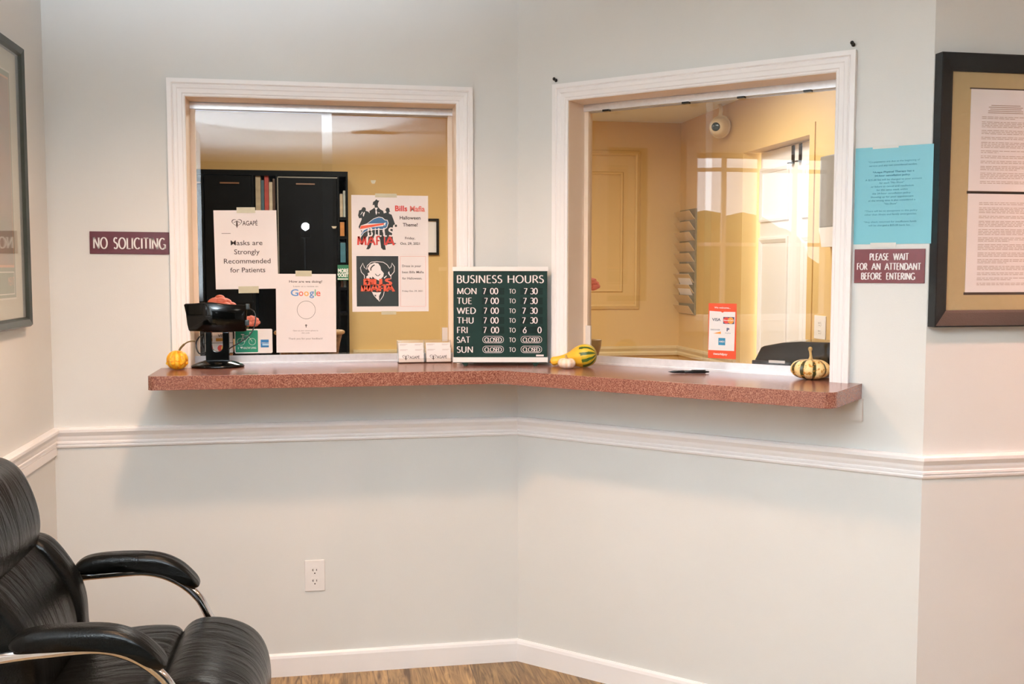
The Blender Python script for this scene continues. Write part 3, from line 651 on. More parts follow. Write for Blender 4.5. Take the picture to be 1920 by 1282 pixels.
# payment sticker on angled window
m_wp = mat('sticker_orange', rgb(226, 74, 28), .45, noise=.04)
t, w, h = sticker('window_sticker', 'tall orange payment sticker low on the angled window', .6855, .7828, 1.1425, 1.3240, YF, RZ_B, m_wp, .001)
X = lambda cx: -w/2+(cx-158)/476*w; Z = lambda cy: h-(cy-170)/955*h
b = MB(); b.m = 0; flat(b, [(X(165), Z(985)), (X(605), Z(985)), (X(615), Z(312)), (X(425), Z(312)), (X(398), Z(330)), (X(370), Z(312)), (X(175), Z(302))], .0006)
put_text(b, 'We welcome...', X(395), Z(258), X(535)-X(260), .006, .0007, .02); put_text(b, 'worldpay', X(385), Z(1065), X(500)-X(285), .0075, .0007, .02); ring(b, X(265), Z(1050), .003, .0012, .0007)
b.m = 1; put_text(b, 'VISA', X(295), Z(475), X(368)-X(222), .0095, .0009, .02); put_text(b, 'DISCOVER', X(280), Z(640), X(358)-X(198), .0048, .0009, .01); put_text(b, 'PayPal', X(495), Z(688), X(540)-X(450), .003, .0009)
b.m = 2; rect(b, X(412), X(598), Z(520), Z(402), .0008); put_text(b, 'P', X(495), Z(645), .009, .0105, .0009, .05)
b.m = 3; flat(b, circ(X(465), Z(462), .0105), .001); b.m = 4; flat(b, circ(X(540), Z(462), .0105), .0011)
b.m = 4; flat(b, [(X(245), Z(692)), (X(375), Z(700)), (X(375), Z(655))], .0008)
b.m = 5; rect(b, X(335), X(452), Z(893), Z(768), .0008); b.m = 0; put_text(b, 'AMEX', X(394), Z(845), X(445)-X(345), .006, .001, .02)
b.m = 0; put_text(b, 'MasterCard', X(505), Z(468), X(590)-X(425), .004, .0013, .03)
b.build('card_logos', [m_white, mat('navy_ink', rgb(60, 70, 92), .5, noise=.05), mat('deep_blue_ink', rgb(48, 62, 96), .5, noise=.05), m_red, mat('sticker_amber', rgb(240, 158, 66), .5, noise=.05), mat('sticker_teal', rgb(46, 138, 176), .5, noise=.05)], t)

# wall plaques
t = thing('wall_sign', 'maroon no soliciting sign with white letters, left of the left window', 'sign', (-1.325, 0, 1.4855), 0); t.rotation_euler = (0, radians(.45), 0)
b = MB(); b.box(-.127, .127, -.004, 0, 0, .0745); b.build('plaque', m_maroon, t, .001)
b = MB(); roman(b, 'NO', -.1160, .018, .046, .036, .005, True, .2, .08); roman(b, 'SOLICITING', -.0515, .018, .1675, .036, .005, True, .2, .08); b.build('lettering', m_white, t)
t = thing('wall_sign', 'maroon please wait sign with white letters, under the blue notice', 'sign', tuple(pB(1.2855, 0, 1.3965)), RZ_B)
b = MB(); b.box(-.0985, .0985, -.004, 0, 0, .098); b.build('plaque', mat('maroon_plastic_bright', rgb(108, 26, 30), .35, noise=.1, nscale=80), t, .001)
b = MB()
for words, zb in ((('PLEASE', -.055, -.001), ('WAIT', .012, .054)), .0665), ((('FOR', -.0905, -.061), ('AN', -.048, -.023), ('ATTENDANT', -.011, .088)), .0385), ((('BEFORE', -.078, -.019), ('ENTERING', -.007, .073)), .0105):
    for (s_, a, c) in words: roman(b, s_, a, zb, c-a, .0185, .005, True, .24, .11)
b.build('lettering', m_white, t)
t = thing('wall_notice', 'light blue policy notice taped right of the angled window', 'paper notice', tuple(pB(1.291, 0, 1.509)), RZ_B)
b = MB(); b.box(-.1085, .1085, -.0018, -.001, 0, .2788); b.build('sheet', mat('blue_paper', rgb(118, 188, 200), .4, noise=.03, nscale=8), t)
b = MB()
lines = [('*Co-payments are due at the beginning of', 180, 615, 195, 0), ('service and any not considered tardies.', 190, 595, 228, 0), ('*Agape Physical Therapy has a', 222, 570, 285, 1), ('24-hour cancellation policy.', 238, 540, 315, 1), ('A $25.00 fee will be charged to your account', 160, 635, 350, 0), ('for each "No-Show"', 280, 490, 378, 0), ('or failure to cancel and reschedule', 210, 570, 408, 0), ('for the same week within', 258, 520, 438, 0), ('the 24-hour cancellation policy', 222, 545, 468, 0), ('Showing up for your appointment', 210, 570, 498, 0), ('at the wrong time is also considered a', 190, 585, 528, 0), ('"No-Show"', 325, 435, 558, 0), ('*There will be no exceptions to this policy', 160, 605, 618, 0), ('other than illness and family emergencies.', 160, 600, 648, 0), ('*Any check returned for insufficient funds', 155, 600, 712, 0), ('will be charged a $25.00 bank fee.', 195, 550, 742, 0)]
for s_, a, c, base, bo in lines:
    put_text(b, s_, ((a+c)/2-398)*.000329, .2788-(base-62)/835*.2788, (c-a)*.000329, .0052, .0030, .02 if bo else .0)
b.build('lettering', mat('faded_blue_ink', rgb(70, 130, 150), .6, noise=.05), t)
for (a, c, e, g) in ((-.06, .012, .274, .283), (-.06, .012, -.010, .004)):
    tb = MB(); tb.box(a, c, -.0024, -.002, e, g); tb.build('tape', mat('pale_tape', rgb(222, 220, 212), .3, noise=.03), t)
# push pins
for (s_, z_, lb) in ((.1589, 2.0844, 'black push pin above the left corner of the angled window casing'), (1.1692, 2.0855, 'black push pin above the right corner of the angled window casing')):
    t = thing('push_pin', lb, 'push pin', tuple(pB(s_, 0, z_)), RZ_B, 'black push pins over the angled window')
    b = MB(); b.smooth = True; pf = [(.0008, 0), (.0008, .004), (.006, .0045), (.006, .006), (.003, .008), (.003, .014), (.0055, .017), (.0055, .019), (.0005, .020)]
    R = [[(r*cos(2*pi*k/12), -y, r*sin(2*pi*k/12)+y*.25) for k in range(12)] for r, y in pf]; b.rings(R, True); b.build('head', m_black, t)

# outlet
def outlet(root, w, h):
    b = MB(); b.box(-w/2, w/2, -.006, 0, 0, h); b.build('cover_plate', m_white, root, .0025)
    for zc in (h*.66, h*.32):
        b = MB(); pts = [p for p in circ(0, zc, .0165, 28)]; pts = [(x, max(min(z, zc+.0135), zc-.0135)) for x, z in pts]
        b.prism(pts, lambda x, z: (x, -.005, z), lambda x, z: (x, -.0075, z)); o = b.build('receptacle', m_white, root)
        b = MB()
        for (x, hh) in ((-.0062, .0085), (.0062, .0068)): b.box(x-.0011, x+.0011, -.0079, -.0074, zc+.003-hh/2, zc+.003+hh/2)
        b.box(-.0095, -.0062, -.0079, -.0074, zc+.002, zc+.0038)
        b.prism(circ(0, zc-.0085, .0024, 12), lambda x, z: (x, -.0074, z), lambda x, z: (x, -.0079, z)); b.build('slots', mat('slot_dark', rgb(46, 30, 22), .7, noise=.1), o)
t = thing('wall_outlet', 'white duplex power outlet low on the wall below the left window', 'outlet', (-.7302, 0, .3004), 0); outlet(t, .070, .1115)

# ------------------------------------------------------------------ framed document on right wall
PF = [(-.047, 0), (-.047, .014), (-.040, .018), (-.004, .034), (0, .034), (0, 0)]
def framed(label, x0, x1, z0, z1, loc, rz, m_frame, m_mat, prof, fw):
    t = thing('picture_frame', label, 'framed picture', loc, rz)
    b = MB(); b.sweep_frame([(a, o) for a, o in prof], x0, x1, z0, z1); b.build('frame', m_frame, t)
    b = MB(); b.box(x0+fw*.5, x1-fw*.5, -.008, -.003, z0+fw*.5, z1-fw*.5); b.build('mat_board', m_mat, t)
    return t
m_frD = mat('charcoal_frame', rgb(28, 31, 32), .42, noise=.15, nscale=50, bump=.2, bscale=300, spec=.3)
t = framed('black-framed two-page document hanging on the right wall', 1.006, 1.62, 1.2735, 2.0355, (0, YD, 0), 0, m_frD, mat('bronze_mat_board', rgb(190, 166, 120), .55, noise=.04, nscale=80), PF, .047)
PX0, PX1 = 1.114, 1.512
for z0, z1, first in ((1.6575, 1.9415, True), (1.3710, 1.6500, False)):
    b = MB(); b.m = 0; b.box(PX0, PX1, -.0075, -.005, z0, z1); b.build('document_page', m_paper, t) if False else None
    b = MB(); b.box(PX0, PX1, -.0095, -.006, z0, z1); pg = b.build('document_page', m_paper, t)
    b = MB(); rect(b, PX0-.004, PX1+.004, z1, z1+.004, .0082); rect(b, PX0-.004, PX1+.004, z0-.0075, z0, .0082); b.build('mat_bevel', mat('mat_bevel_dark', rgb(66, 44, 28), .6, noise=.1), t)
    b = MB(); rnd = random.Random(3 if first else 4)
    z = z1-.045 if first else z1-.026
    xc = (PX0+PX1)/2
    if first:
        for k in range(5): ww = rnd.uniform(.08, .13); rect(b, xc-.09-ww/2, xc-.09+ww/2, z, z+.0022, .0100); z -= .0052
        z -= .006
    while z > z0+.02:
        nl = rnd.choice((2, 3, 4))
        for k in range(nl):
            x = PX0+.035; xe = PX1-.03 if k < nl-1 else PX0+rnd.uniform(.08, .3)
            while x < xe:
                ww = rnd.uniform(.006, .02); rect(b, x, min(x+ww, xe), z, z+.0016, .0100); x += ww+.0028
            z -= .0045
            if z < z0+.02: break
        z -= .0055
    b.build('print_lines', mat('faded_print', rgb(186, 164, 150), .7, noise=.05), pg)
b = MB(); b.box(1.006+.035, 1.62-.035, -.0125, -.0105, 1.2735+.035, 2.0355-.035); b.build('glazing', m_fglass, t)
# framed poster on left wall (local x = world y)
t = framed('dark green framed poster with pale mat hanging on the left wall', -.92, -.305, 1.262, 2.093, (-LA, 0, 0), RZ_C, mat('green_black_frame', rgb(46, 54, 48), .3, noise=.15, nscale=50), mat('pale_green_mat', rgb(206, 204, 184), .6, noise=.03, nscale=60), [(-.03, 0), (-.03, .016), (-.022, .024), (-.006, .028), (0, .020), (0, 0)], .03)
b = MB(); b.m = 0; rect(b, -.82, -.398, 1.348, 2.005, .009); b.m = 1; rect(b, -.815, -.403, 1.353, 2.0, .0095); b.m = 2; rect(b, -.805, -.415, 1.44, 1.985, .010); b.m = 3; rect(b, -.80, -.420, 1.447, 1.979, .0105)
b.m = 4; rect(b, -.795, -.425, 1.452, 1.974, .011)
b.m = 2; put_text(b, 'MENT', -.452, 1.388, .055, .026, .011, .0, y=0)
b.m = 0; 
for (a, c, e, g) in ((-.80, -.42, 1.425, 1.428), (-.80, -.42, 1.362, 1.365), (-.423, -.420, 1.362, 1.428)): rect(b, a, c, e, g, .0105)
b.build('poster', [mat('poster_white_line', rgb(226, 224, 210), .6, noise=.03), mat('poster_sage', rgb(150, 160, 138), .6, noise=.05), mat('poster_peach', rgb(216, 172, 138), .6, noise=.05), mat('poster_dark_peach', rgb(170, 150, 128), .6, noise=.05), mat('poster_picture', rgb(148, 152, 138), .6, noise=.5, nscale=5, col2=rgb(172, 152, 138))], t)
b = MB(); b.box(-.89, -.335, -.0185, -.0165, 1.292, 2.063); b.build('glazing', m_fglass, t)

# ------------------------------------------------------------------ business hours board
t = thing('letter_board', 'dark green business hours board standing in the counter corner', 'sign board', (-.0815, -.100, ZC), radians(-9.6))
BW, BH, BT = .329, .344, .018
m_felt = mat('green_letter_board', rgb(27, 51, 44), .5, noise=.18, nscale=18, spec=.15)
b = MB(); b.box(-BW/2+.002, BW/2-.002, -BT, 0, .010, BH-.003); b.build('board', m_felt, t, .001)
for z0, z1 in ((.0125, .0300), (BH-.0150, BH)):
    b = MB(); b.box(-BW/2-.001, BW/2+.001, -BT-.004, .001, z0, z1); b.build('rail', m_white, t, .001)
for xx in (-.122, .122):
    b = MB(); b.prism([(xx-.014, .0125), (xx+.014, .0125), (xx+.004, .001), (xx-.004, .001)], lambda x, z: (x, -BT, z), lambda x, z: (x, -BT-.003, z)); b.box(xx-.006, xx+.006, -BT-.002, .012, 0, .003); b.build('foot', m_felt, t)
KX = .330/1105; X = lambda cx: (cx-600)*KX; Z = lambda cy: BH-(cy-42)*(.344/1178)
m_slot = mat('dark_slot', rgb(14, 28, 26), .5, noise=.1, spec=.15); m_cream = mat('cream_letters', rgb(240, 224, 222), .45, noise=.03)
rows = [('MON', 365, 'T', (395, 480), (870, 945), 97, 328), ('TUE', 480, 'T', (412, 487), (862, 945), 97, 270), ('WED', 597, 'T', (405, 487), (852, 945), 97, 315), ('THU', 712, 'T', (402, 485), (850, 945), 97, 292), ('FRI', 827, 'F', (400, 490), (860, 1032), 93, 224), ('SAT', 943, 'C', 0, 0, 92, 248), ('SUN', 1060, 'C', 0, 0, 92, 284)]
for (d_, base, kind, pL, pR, a, c) in rows:
    if kind != 'C':
        for (q0, q1_) in ((385, 645), (832, 1092)):
            b = MB()
            for k in range(5): rect(b, X(q0), X(q1_), Z(base+4-k*16), Z(base-9-k*16), BT+.0003)
            b.build('slot_track', m_slot, t)
b = MB(); lh = .0205; kw = dict(serif=False, thick=.15, thin=.085, y=-BT, d=.0012)
roman(b, 'BUSINESS', X(92), Z(232), X(622)-X(92), Z(145)-Z(232), **kw); roman(b, 'HOURS', X(680), Z(232), X(1105)-X(680), Z(145)-Z(232), **kw)
for (d_, base, kind, pL, pR, a, c) in rows:
    roman(b, d_, X(a), Z(base), X(c)-X(a), lh, **kw)
    roman(b, 'TO', X(702), Z(base-8), X(778)-X(702), lh*.72, **kw)
b.build('lettering', m_cream, t)
for (d_, base, kind, pL, pR, a, c) in rows:
    if kind == 'C':
        for (q0, q1_) in ((395, 637), (840, 1082)):
            b = MB(); o_ = rrect(X(q0), X(q1_), Z(base+2), Z(base-76), .0106, 6); stroke(b, o_+[o_[0]], lambda x, z: (x, -BT-.0013, z), .0015, .0015)
            roman(b, 'CLOSED', X(q0)+.006, Z(base-10), X(q1_)-X(q0)-.012, .0145, serif=False, thick=.16, thin=.1, y=-BT, d=.0013, gap=-.1); b.build('hour_tile', m_cream, t)
    else:
        b = MB(); roman(b, '7', X(pL[0]), Z(base), .0115, lh, **kw); roman(b, '00', X(pL[1]), Z(base), .0285, lh, gap=-.03, **kw); b.build('hour_tile', m_cream, t); b = MB()
        if kind == 'T': roman(b, '7', X(pR[0]), Z(base), .0125, lh, **kw); roman(b, '30', X(pR[1]), Z(base), .0265, lh, gap=-.03, **kw)
        else: roman(b, '6', X(pR[0]), Z(base), .0135, lh, **kw); roman(b, '0', X(pR[1]), Z(base), .0145, lh, **kw)
        b.build('hour_tile', m_cream, t)
b = MB(); rect(b, X(1016), X(1105), .0332, .0392, BT+.0005); b.build('maker_mark', m_cream, t)

# ------------------------------------------------------------------ business cards in a clear holder
m_acr = glass('acrylic_clear', 1.49, (.97, .95, .93)); m_card = mat('card_stock', rgb(238, 232, 230), .7, noise=.02)
t = thing('card_holder', 'clear two-pocket business card holder beside the hours board', 'card holder', (-.333, .050, ZC), 0)
HW = .097
b = MB(); b.box(-HW, HW, -.026, .034, 0, .0035); b.box(-HW, HW, -.026, -.023, .0035, .018); b.build('base', m_acr, t)
b = MB(); b.prism([(.012, .0035), (.016, .0035), (.034, .080), (.030, .080)], lambda y, z: (-HW, y, z), lambda y, z: (HW, y, z)); b.build('back_panel', m_acr, t)
for xx in (-HW, -.0015, HW-.003):
    b = MB(); b.prism([(-.023, .0035), (.012, .0035), (.033, .078), (.022, .078), (-.005, .05)], lambda y, z: (xx, y, z), lambda y, z: (xx+.003, y, z)); b.build('divider', m_acr, t)
def card_stack(xc, y, z, lb, logo):
    r = thing('business_card', lb, 'business card', (-.333+xc, .050+y, ZC+z), 0, None); r.rotation_euler = (radians(-13), 0, 0)
    b = MB(); b.box(-.044, .044, 0, .006, 0, .0508); b.build('card', m_card, r)
    b = MB(); b.m = 1
    if logo: b.m = 0; agape(b, -.032, .012, .062, .0105)
    b.m = 1
    for (a, c) in ((-.04, -.012), (.014, .04)): rect(b, a, c, .0445, .0458, .0004); rect(b, a, c-.006, .0415, .0426, .0004)
    b.build('print', [m_ink, mat('pale_print', rgb(196, 184, 180), .7, noise=.05)], r)
card_stack(-.049, -.0215, .0045, 'front stack of business cards in the left pocket of the clear holder', True)
card_stack(.049, -.0215, .0045, 'front stack of business cards in the right pocket of the clear holder', True)
card_stack(-.049, -.004, .022, 'rear stack of business cards in the left pocket of the clear holder', False)
card_stack(.049, -.004, .022, 'rear stack of business cards in the right pocket of the clear holder', False)

# ------------------------------------------------------------------ black display stand
t = thing('display_stand', 'glossy black round-base display stand with wide curved head, left end of counter', 'display stand', (-1.0465, -.004, ZC), 0)
b = MB(); b.smooth = True
b.lathe([(.001, 0), (.086, 0), (.0885, .003), (.0885, .007), (.082, .011), (.062, .019), (.042, .0245), (.001, .0265)], 48, fn=lambda a, z: (1, .72)); b.build('base', m_gloss, t)
b = MB(); Wc = .0385; cut = [(-.018, .110), (-.018, .070)]+[(.018*cos(a), .068+.018*sin(a)) for a in [pi+pi*i/8 for i in range(1, 8)]]+[(.018, .070), (.018, .110)]
outer = [(-Wc, .122), (-Wc, .018), (Wc, .018), (Wc, .122), (.018, .122)]+list(reversed(cut))+[(-.018, .122)]
outer = [(-Wc, .122), (-Wc, .018), (Wc, .018), (Wc, .122), (.018, .122), (.018, .070)]+[(.018*cos(a), .070+.016*sin(a)) for a in [-pi*i/8 for i in range(1, 8)]]+[(-.018, .070), (-.018, .122)]
b.prism(outer, lambda x, z: (x, -.012, z), lambda x, z: (x, .014, z)); b.build('column', m_gloss, t, .002)
b = MB(); b.smooth = True   # curved head shell
n = 24; R = []
for k in range(n+1):
    u = -1+2*k/n; x = u*.110-.010; yb = -.030+.030*u*u; th_ = .020
    zt = .216+.007*math.exp(-((u+.1)/.42)**2)-.003*u; zb_ = .124-.002*u
    xt = x*1.0; xb = x*.955-.0
    R.append([(xb, yb+.006, zb_), (xb, yb+.003, zb_+.004), (xt, yb-.004, zt-.004), (xt, yb-.001, zt), (xt, yb+th_, zt), (xb, yb+th_+.006, zb_)])
b.rings(R, True); b.build('head', m_gloss, t)
for (xx, zz) in ((-.128, .203), (-.121, .158), (.102, .207), (.099, .152)):
    b = MB(); b.box(xx-.007, xx+.007, -.006, .010, zz-.010, zz+.010); b.build('clip', mat('grey_clip', rgb(44, 54, 58), .35, noise=.1), t, .003)
b = MB(); b.smooth = True; b.tube(catmull([(.101, .005, .203), (.124, -.002, .190), (.128, -.006, .160), (.115, -.012, .120), (.085, -.016, .092), (.045, -.018, .068), (.0385, -.012, .062)], 6), .0022, 8); b.build('cable', m_black, t)
b = MB(); b.smooth = True; b.tube(catmull([(-.0385, .008, .052), (-.06, .02, .045), (-.072, .03, .06), (-.074, .035, .085), (-.062, .03, .105)], 6), .0025, 8); b.build('cable', m_black, t)

# ------------------------------------------------------------------ gourds
def gourd_mat(name, c1, c2, nst, c3=None, width=.0, rough=.45, axis='z', wob=1.5, mott=0, mcol=None):
    m = bpy.data.materials.new(name); m.use_nodes = True; nt = m.node_tree; b = nt.nodes['Principled BSDF']; L = nt.links.new
    tc = nt.nodes.new('ShaderNodeTexCoord'); sx = nt.nodes.new('ShaderNodeSeparateXYZ'); L(tc.outputs['Object'], sx.inputs[0])
    at = nt.nodes.new('ShaderNodeMath'); at.operation = 'ARCTAN2'; L(sx.outputs[1], at.inputs[0]); L(sx.outputs[0], at.inputs[1])
    mu = nt.nodes.new('ShaderNodeMath'); mu.operation = 'MULTIPLY'; mu.inputs[1].default_value = nst; L(at.outputs[0], mu.inputs[0])
    n = nt.nodes.new('ShaderNodeTexNoise'); n.inputs['Scale'].default_value = 60; n.inputs['Detail'].default_value = 3; L(tc.outputs['Object'], n.inputs[0])
    ad = nt.nodes.new('ShaderNodeMath'); ad.operation = 'MULTIPLY_ADD'; ad.inputs[1].default_value = wob; L(n.outputs['Fac'], ad.inputs[0]); L(mu.outputs[0], ad.inputs[2])
    co = nt.nodes.new('ShaderNodeMath'); co.operation = 'COSINE'; L(ad.outputs[0], co.inputs[0])
    r = nt.nodes.new('ShaderNodeValToRGB'); r.color_ramp.elements[0].position = .5+width; r.color_ramp.elements[0].color = (*c1, 1); r.color_ramp.elements[1].position = .62+width; r.color_ramp.elements[1].color = (*c2, 1)
    h = nt.nodes.new('ShaderNodeMath'); h.operation = 'MULTIPLY_ADD'; h.inputs[1].default_value = .5; h.inputs[2].default_value = .5; L(co.outputs[0], h.inputs[0]); L(h.outputs[0], r.inputs[0])
    last = r.outputs[0]
    if mcol:
        n2 = nt.nodes.new('ShaderNodeTexNoise'); n2.inputs['Scale'].default_value = 110; n2.inputs['Detail'].default_value = 2; L(tc.outputs['Object'], n2.inputs[0])
        r2 = nt.nodes.new('ShaderNodeValToRGB'); r2.color_ramp.elements[0].position = .56; r2.color_ramp.elements[0].color = (0, 0, 0, 1); r2.color_ramp.elements[1].position = .64; L(n2.outputs['Fac'], r2.inputs[0])
        mx = nt.nodes.new('ShaderNodeMix'); mx.data_type = 'RGBA'; L(r2.outputs[0], mx.inputs[0]); L(last, mx.inputs[6]); mx.inputs[7].default_value = (*mcol, 1); last = mx.outputs[2]
    L(last, b.inputs['Base Color']); b.inputs['Roughness'].default_value = rough
    return m
def gourd_body(mb, r, h, ribs, amp, flat_=.5, ysc=1, seg=72, nz=22, top=0.0):
    mb.smooth = True; R = []
    for j in range(nz+1):
        th = pi*j/nz; q = max(sin(th), .0)**.8; z = h/2*(1-cos(th)); z -= top*math.exp(-((pi-th)/.5)**2)*h
        R.append([((r*q+.0004)*cos(a)*(1+amp*(abs(cos(ribs*a/2))-.6)), ysc*(r*q+.0004)*sin(a)*(1+amp*(abs(cos(ribs*a/2))-.6)), z) for a in [2*pi*k/seg for k in range(seg)]])
    mb.rings(R, True)
# yellow gourd
t = thing('ornamental_gourd', 'small round yellow ribbed gourd with curved stem at the left end of the counter', 'gourd', (-1.172, -.062, ZC), 0)
b = MB(); gourd_body(b, .0335, .064, 9, .10, nz=20)
for a in (-2.9, -1.9, -1.0, -.2):
    b.ball((.031*cos(a), .031*sin(a), .022), .006, 10, 6)
b.build('gourd_skin', gourd_mat('yellow_gourd_skin', rgb(240, 168, 20), rgb(240, 196, 60), 9, mcol=rgb(226, 132, 20)), t)
b = MB(); b.smooth = True; b.tube(catmull([(.006, 0, .060), (.012, 0, .072), (.026, -.002, .086), (.042, -.004, .094), (.060, -.004, .095)], 5), [.0035]*10+[.0022]*11, 8); b.build('stem', mat('gourd_stem', rgb(112, 92, 44), .6, noise=.3, nscale=80), t)
# long-necked gourd lying behind the white pumpkin
c0 = pB(.288, .020); c1 = pB(.172, .050)
t = thing('ornamental_gourd', 'long-necked yellow and green striped gourd lying beside the hours board', 'gourd', (c0.x, c0.y, ZC+.040), 0)
dirn = Vector((c1.x-c0.x, c1.y-c0.y, .016-.040)); Ln = dirn.length; dn = dirn.normalized()
t.rotation_mode = 'QUATERNION'; t.rotation_quaternion = dn.to_track_quat('Z', 'Y')
b = MB(); b.smooth = True
prof = [(.0005, -.041), (.012, -.040), (.026, -.032), (.036, -.018), (.0395, 0), (.037, .018), (.031, .034), (.024, .048), (.019, .062), (.016, .076), (.0145, .091), (.0145, .105), (.015, .115), (.010, .122), (.0005, .123)]
sm = catmull([(r, 0, z) for r, z in prof], 3); b.lathe([(max(p.x, .0004), p.z) for p in sm], 48, fn=lambda a, z: ((1+.06*(abs(cos(5*a))-.6)),)*2)
def two_tone():
    m = gourd_mat('striped_gourd_skin', rgb(58, 82, 24), rgb(214, 178, 40), 10, width=-.12, wob=2)
    nt = m.node_tree; L = nt.links.new; bs = nt.nodes['Principled BSDF']; src = bs.inputs['Base Color'].links[0].from_socket
    tc = [n for n in nt.nodes if n.type == 'TEX_COORD'][0]; sx = nt.nodes.new('ShaderNodeSeparateXYZ'); L(tc.outputs['Object'], sx.inputs[0])
    n = nt.nodes.new('ShaderNodeTexNoise'); n.inputs['Scale'].default_value = 40; L(tc.outputs['Object'], n.inputs[0])
    ad = nt.nodes.new('ShaderNodeMath'); ad.operation = 'MULTIPLY_ADD'; ad.inputs[1].default_value = .03; L(n.outputs['Fac'], ad.inputs[0]); L(sx.outputs[2], ad.inputs[2])
    r = nt.nodes.new('ShaderNodeMapRange'); r.inputs[1].default_value = .022; r.inputs[2].default_value = .027; L(ad.outputs[0], r.inputs[0])
    mx = nt.nodes.new('ShaderNodeMix'); mx.data_type = 'RGBA'; L(r.outputs[0], mx.inputs[0]); L(src, mx.inputs[6]); mx.inputs[7].default_value = (*rgb(238, 184, 52), 1); L(mx.outputs[2], bs.inputs['Base Color'])
    return m
b.build('gourd_skin', two_tone(), t)
b = MB(); b.smooth = True; b.tube([(0, 0, .121), (.001, 0, .126), (.002, .001, .129)], [.006, .005, .0045], 10); b.build('stem', mat('gourd_stem_brown', rgb(140, 86, 36), .7, noise=.3, nscale=80), t)
# white mini pumpkin
c = pB(.262, .098)
t = thing('mini_pumpkin', 'small white pumpkin in front of the long-necked gourd', 'pumpkin', (c.x, c.y, ZC), 0)
b = MB(); gourd_body(b, .0295, .038, 9, .07, top=.10); b.build('pumpkin_skin', gourd_mat('white_pumpkin_skin', rgb(244, 216, 184), rgb(246, 228, 210), 9, width=-.2), t)
b = MB(); b.smooth = True; b.tube([(0, 0, .032), (-.002, 0, .040), (-.003, -.001, .046)], [.0055, .004, .0045], 10); b.build('stem', mat('pumpkin_stem', rgb(214, 176, 110), .6, noise=.2, nscale=80), t)
# striped pumpkin
c = pB(1.052, -.034)
t = thing('mini_pumpkin', 'cream and dark green striped pumpkin at the right end of the angled window', 'pumpkin', (c.x, c.y, ZC), 0)
b = MB(); gourd_body(b, .057, .064, 9, .12, top=.06); b.build('pumpkin_skin', gourd_mat('striped_pumpkin_skin', rgb(60, 54, 14), rgb(244, 214, 150), 9, width=-.36, wob=1.3, mcol=rgb(206, 140, 50)), t)
b = MB(); b.smooth = True; b.tube(catmull([(0, 0, .058), (0, 0, .072), (-.002, 0, .086), (-.003, -.002, .092)], 4), [.010, .008, .006, .0045, .004, .0038, .0038, .0038, .004, .0045, .006, .0065, .005], 10); b.ball((-.003, -.002, .094), .0062, 12, 8); b.build('stem', mat('pumpkin_stem_pale', rgb(206, 172, 110), .6, noise=.2, nscale=80), t)
# pen
a_ = pB(.615, .050); e_ = pB(.728, -.020)
t = thing('ballpoint_pen', 'black ballpoint pen lying on the counter below the angled window', 'pen', (a_.x, a_.y, ZC+.0052), atan2(e_.y-a_.y, e_.x-a_.x))
b = MB(); b.smooth = True; R = []
for (x, r) in ((0, .0008), (.004, .0012), (.012, .0036), (.02, .0046), (.05, .005), (.052, .0044), (.055, .005), (.118, .005), (.121, .0042), (.124, .003), (.131, .003), (.132, .0006)):
    R.append([(x, r*cos(2*pi*k/14), r*sin(2*pi*k/14)) for k in range(14)])
b.rings(R, True); b.build('barrel', m_black, t)
b = MB(); b.box(.075, .121, -.0015, .0015, .0052, .0068); b.build('clip', m_black, t, .0005)

# ------------------------------------------------------------------ black leather armchair
t = thing('armchair', 'black leather armchair with chrome tube frame against the left wall', 'chair', (0, 0, 0))
CY0, CY1 = -1.305, -.785
m_leather2 = m_leather
b = MB(); b.smooth = True
b.puff([(-1.33, .38), (-1.33, .46), (-1.22, .487), (-1.12, .492), (-1.065, .475), (-1.055, .40), (-1.12, .36)], CY0+.01, CY1-.01, .05, bulge=.02); b.build('seat_cushion', m_leather, t)
b = MB(); b.smooth = True
b.puff([(-1.07, .36), (-1.068, .455), (-1.03, .500), (-.955, .500), (-.88, .465), (-.843, .40), (-.838, .31), (-.86, .25), (-.95, .26), (-1.03, .30)], CY0, CY1, .055, bulge=.02)
b.build('front_cushion', m_leather, t)
b = MB(); b.smooth = True     # lower back pad
b.puff([(-1.40, .44), (-1.43, .56), (-1.455, .68), (-1.45, .745), (-1.415, .735), (-1.37, .68), (-1.33, .60), (-1.315, .52), (-1.325, .44)], CY0+.055, CY1-.07, .045, bulge=.02); b.build('back_cushion', m_leather, t)
for (ya, yb) in ((CY0, CY0+.10), (CY1-.10, CY1)):
    b = MB(); b.smooth = True
    b.puff([(-1.41, .42), (-1.45, .56), (-1.47, .68), (-1.455, .745), (-1.40, .742), (-1.345, .675), (-1.312, .60), (-1.305, .52), (-1.31, .44)], ya, yb, .035); b.build('side_bolster', m_leather, t)
b = MB(); b.smooth = True
b.puff([(-1.475, .70), (-1.525, .80), (-1.545, .90), (-1.53, .955), (-1.49, .960), (-1.445, .925), (-1.412, .85), (-1.402, .78), (-1.42, .725)], CY0+.02, CY1-.04, .06, bulge=.03); b.build('head_cushion', m_leather, t)
b = MB(); b.smooth = True
b.puff([(-1.44, .40), (-1.50, .60), (-1.55, .86), (-1.535, .88), (-1.505, .80), (-1.46, .60), (-1.41, .42)], CY0+.02, CY1-.02, .03); b.build('back_shell', m_black, t)
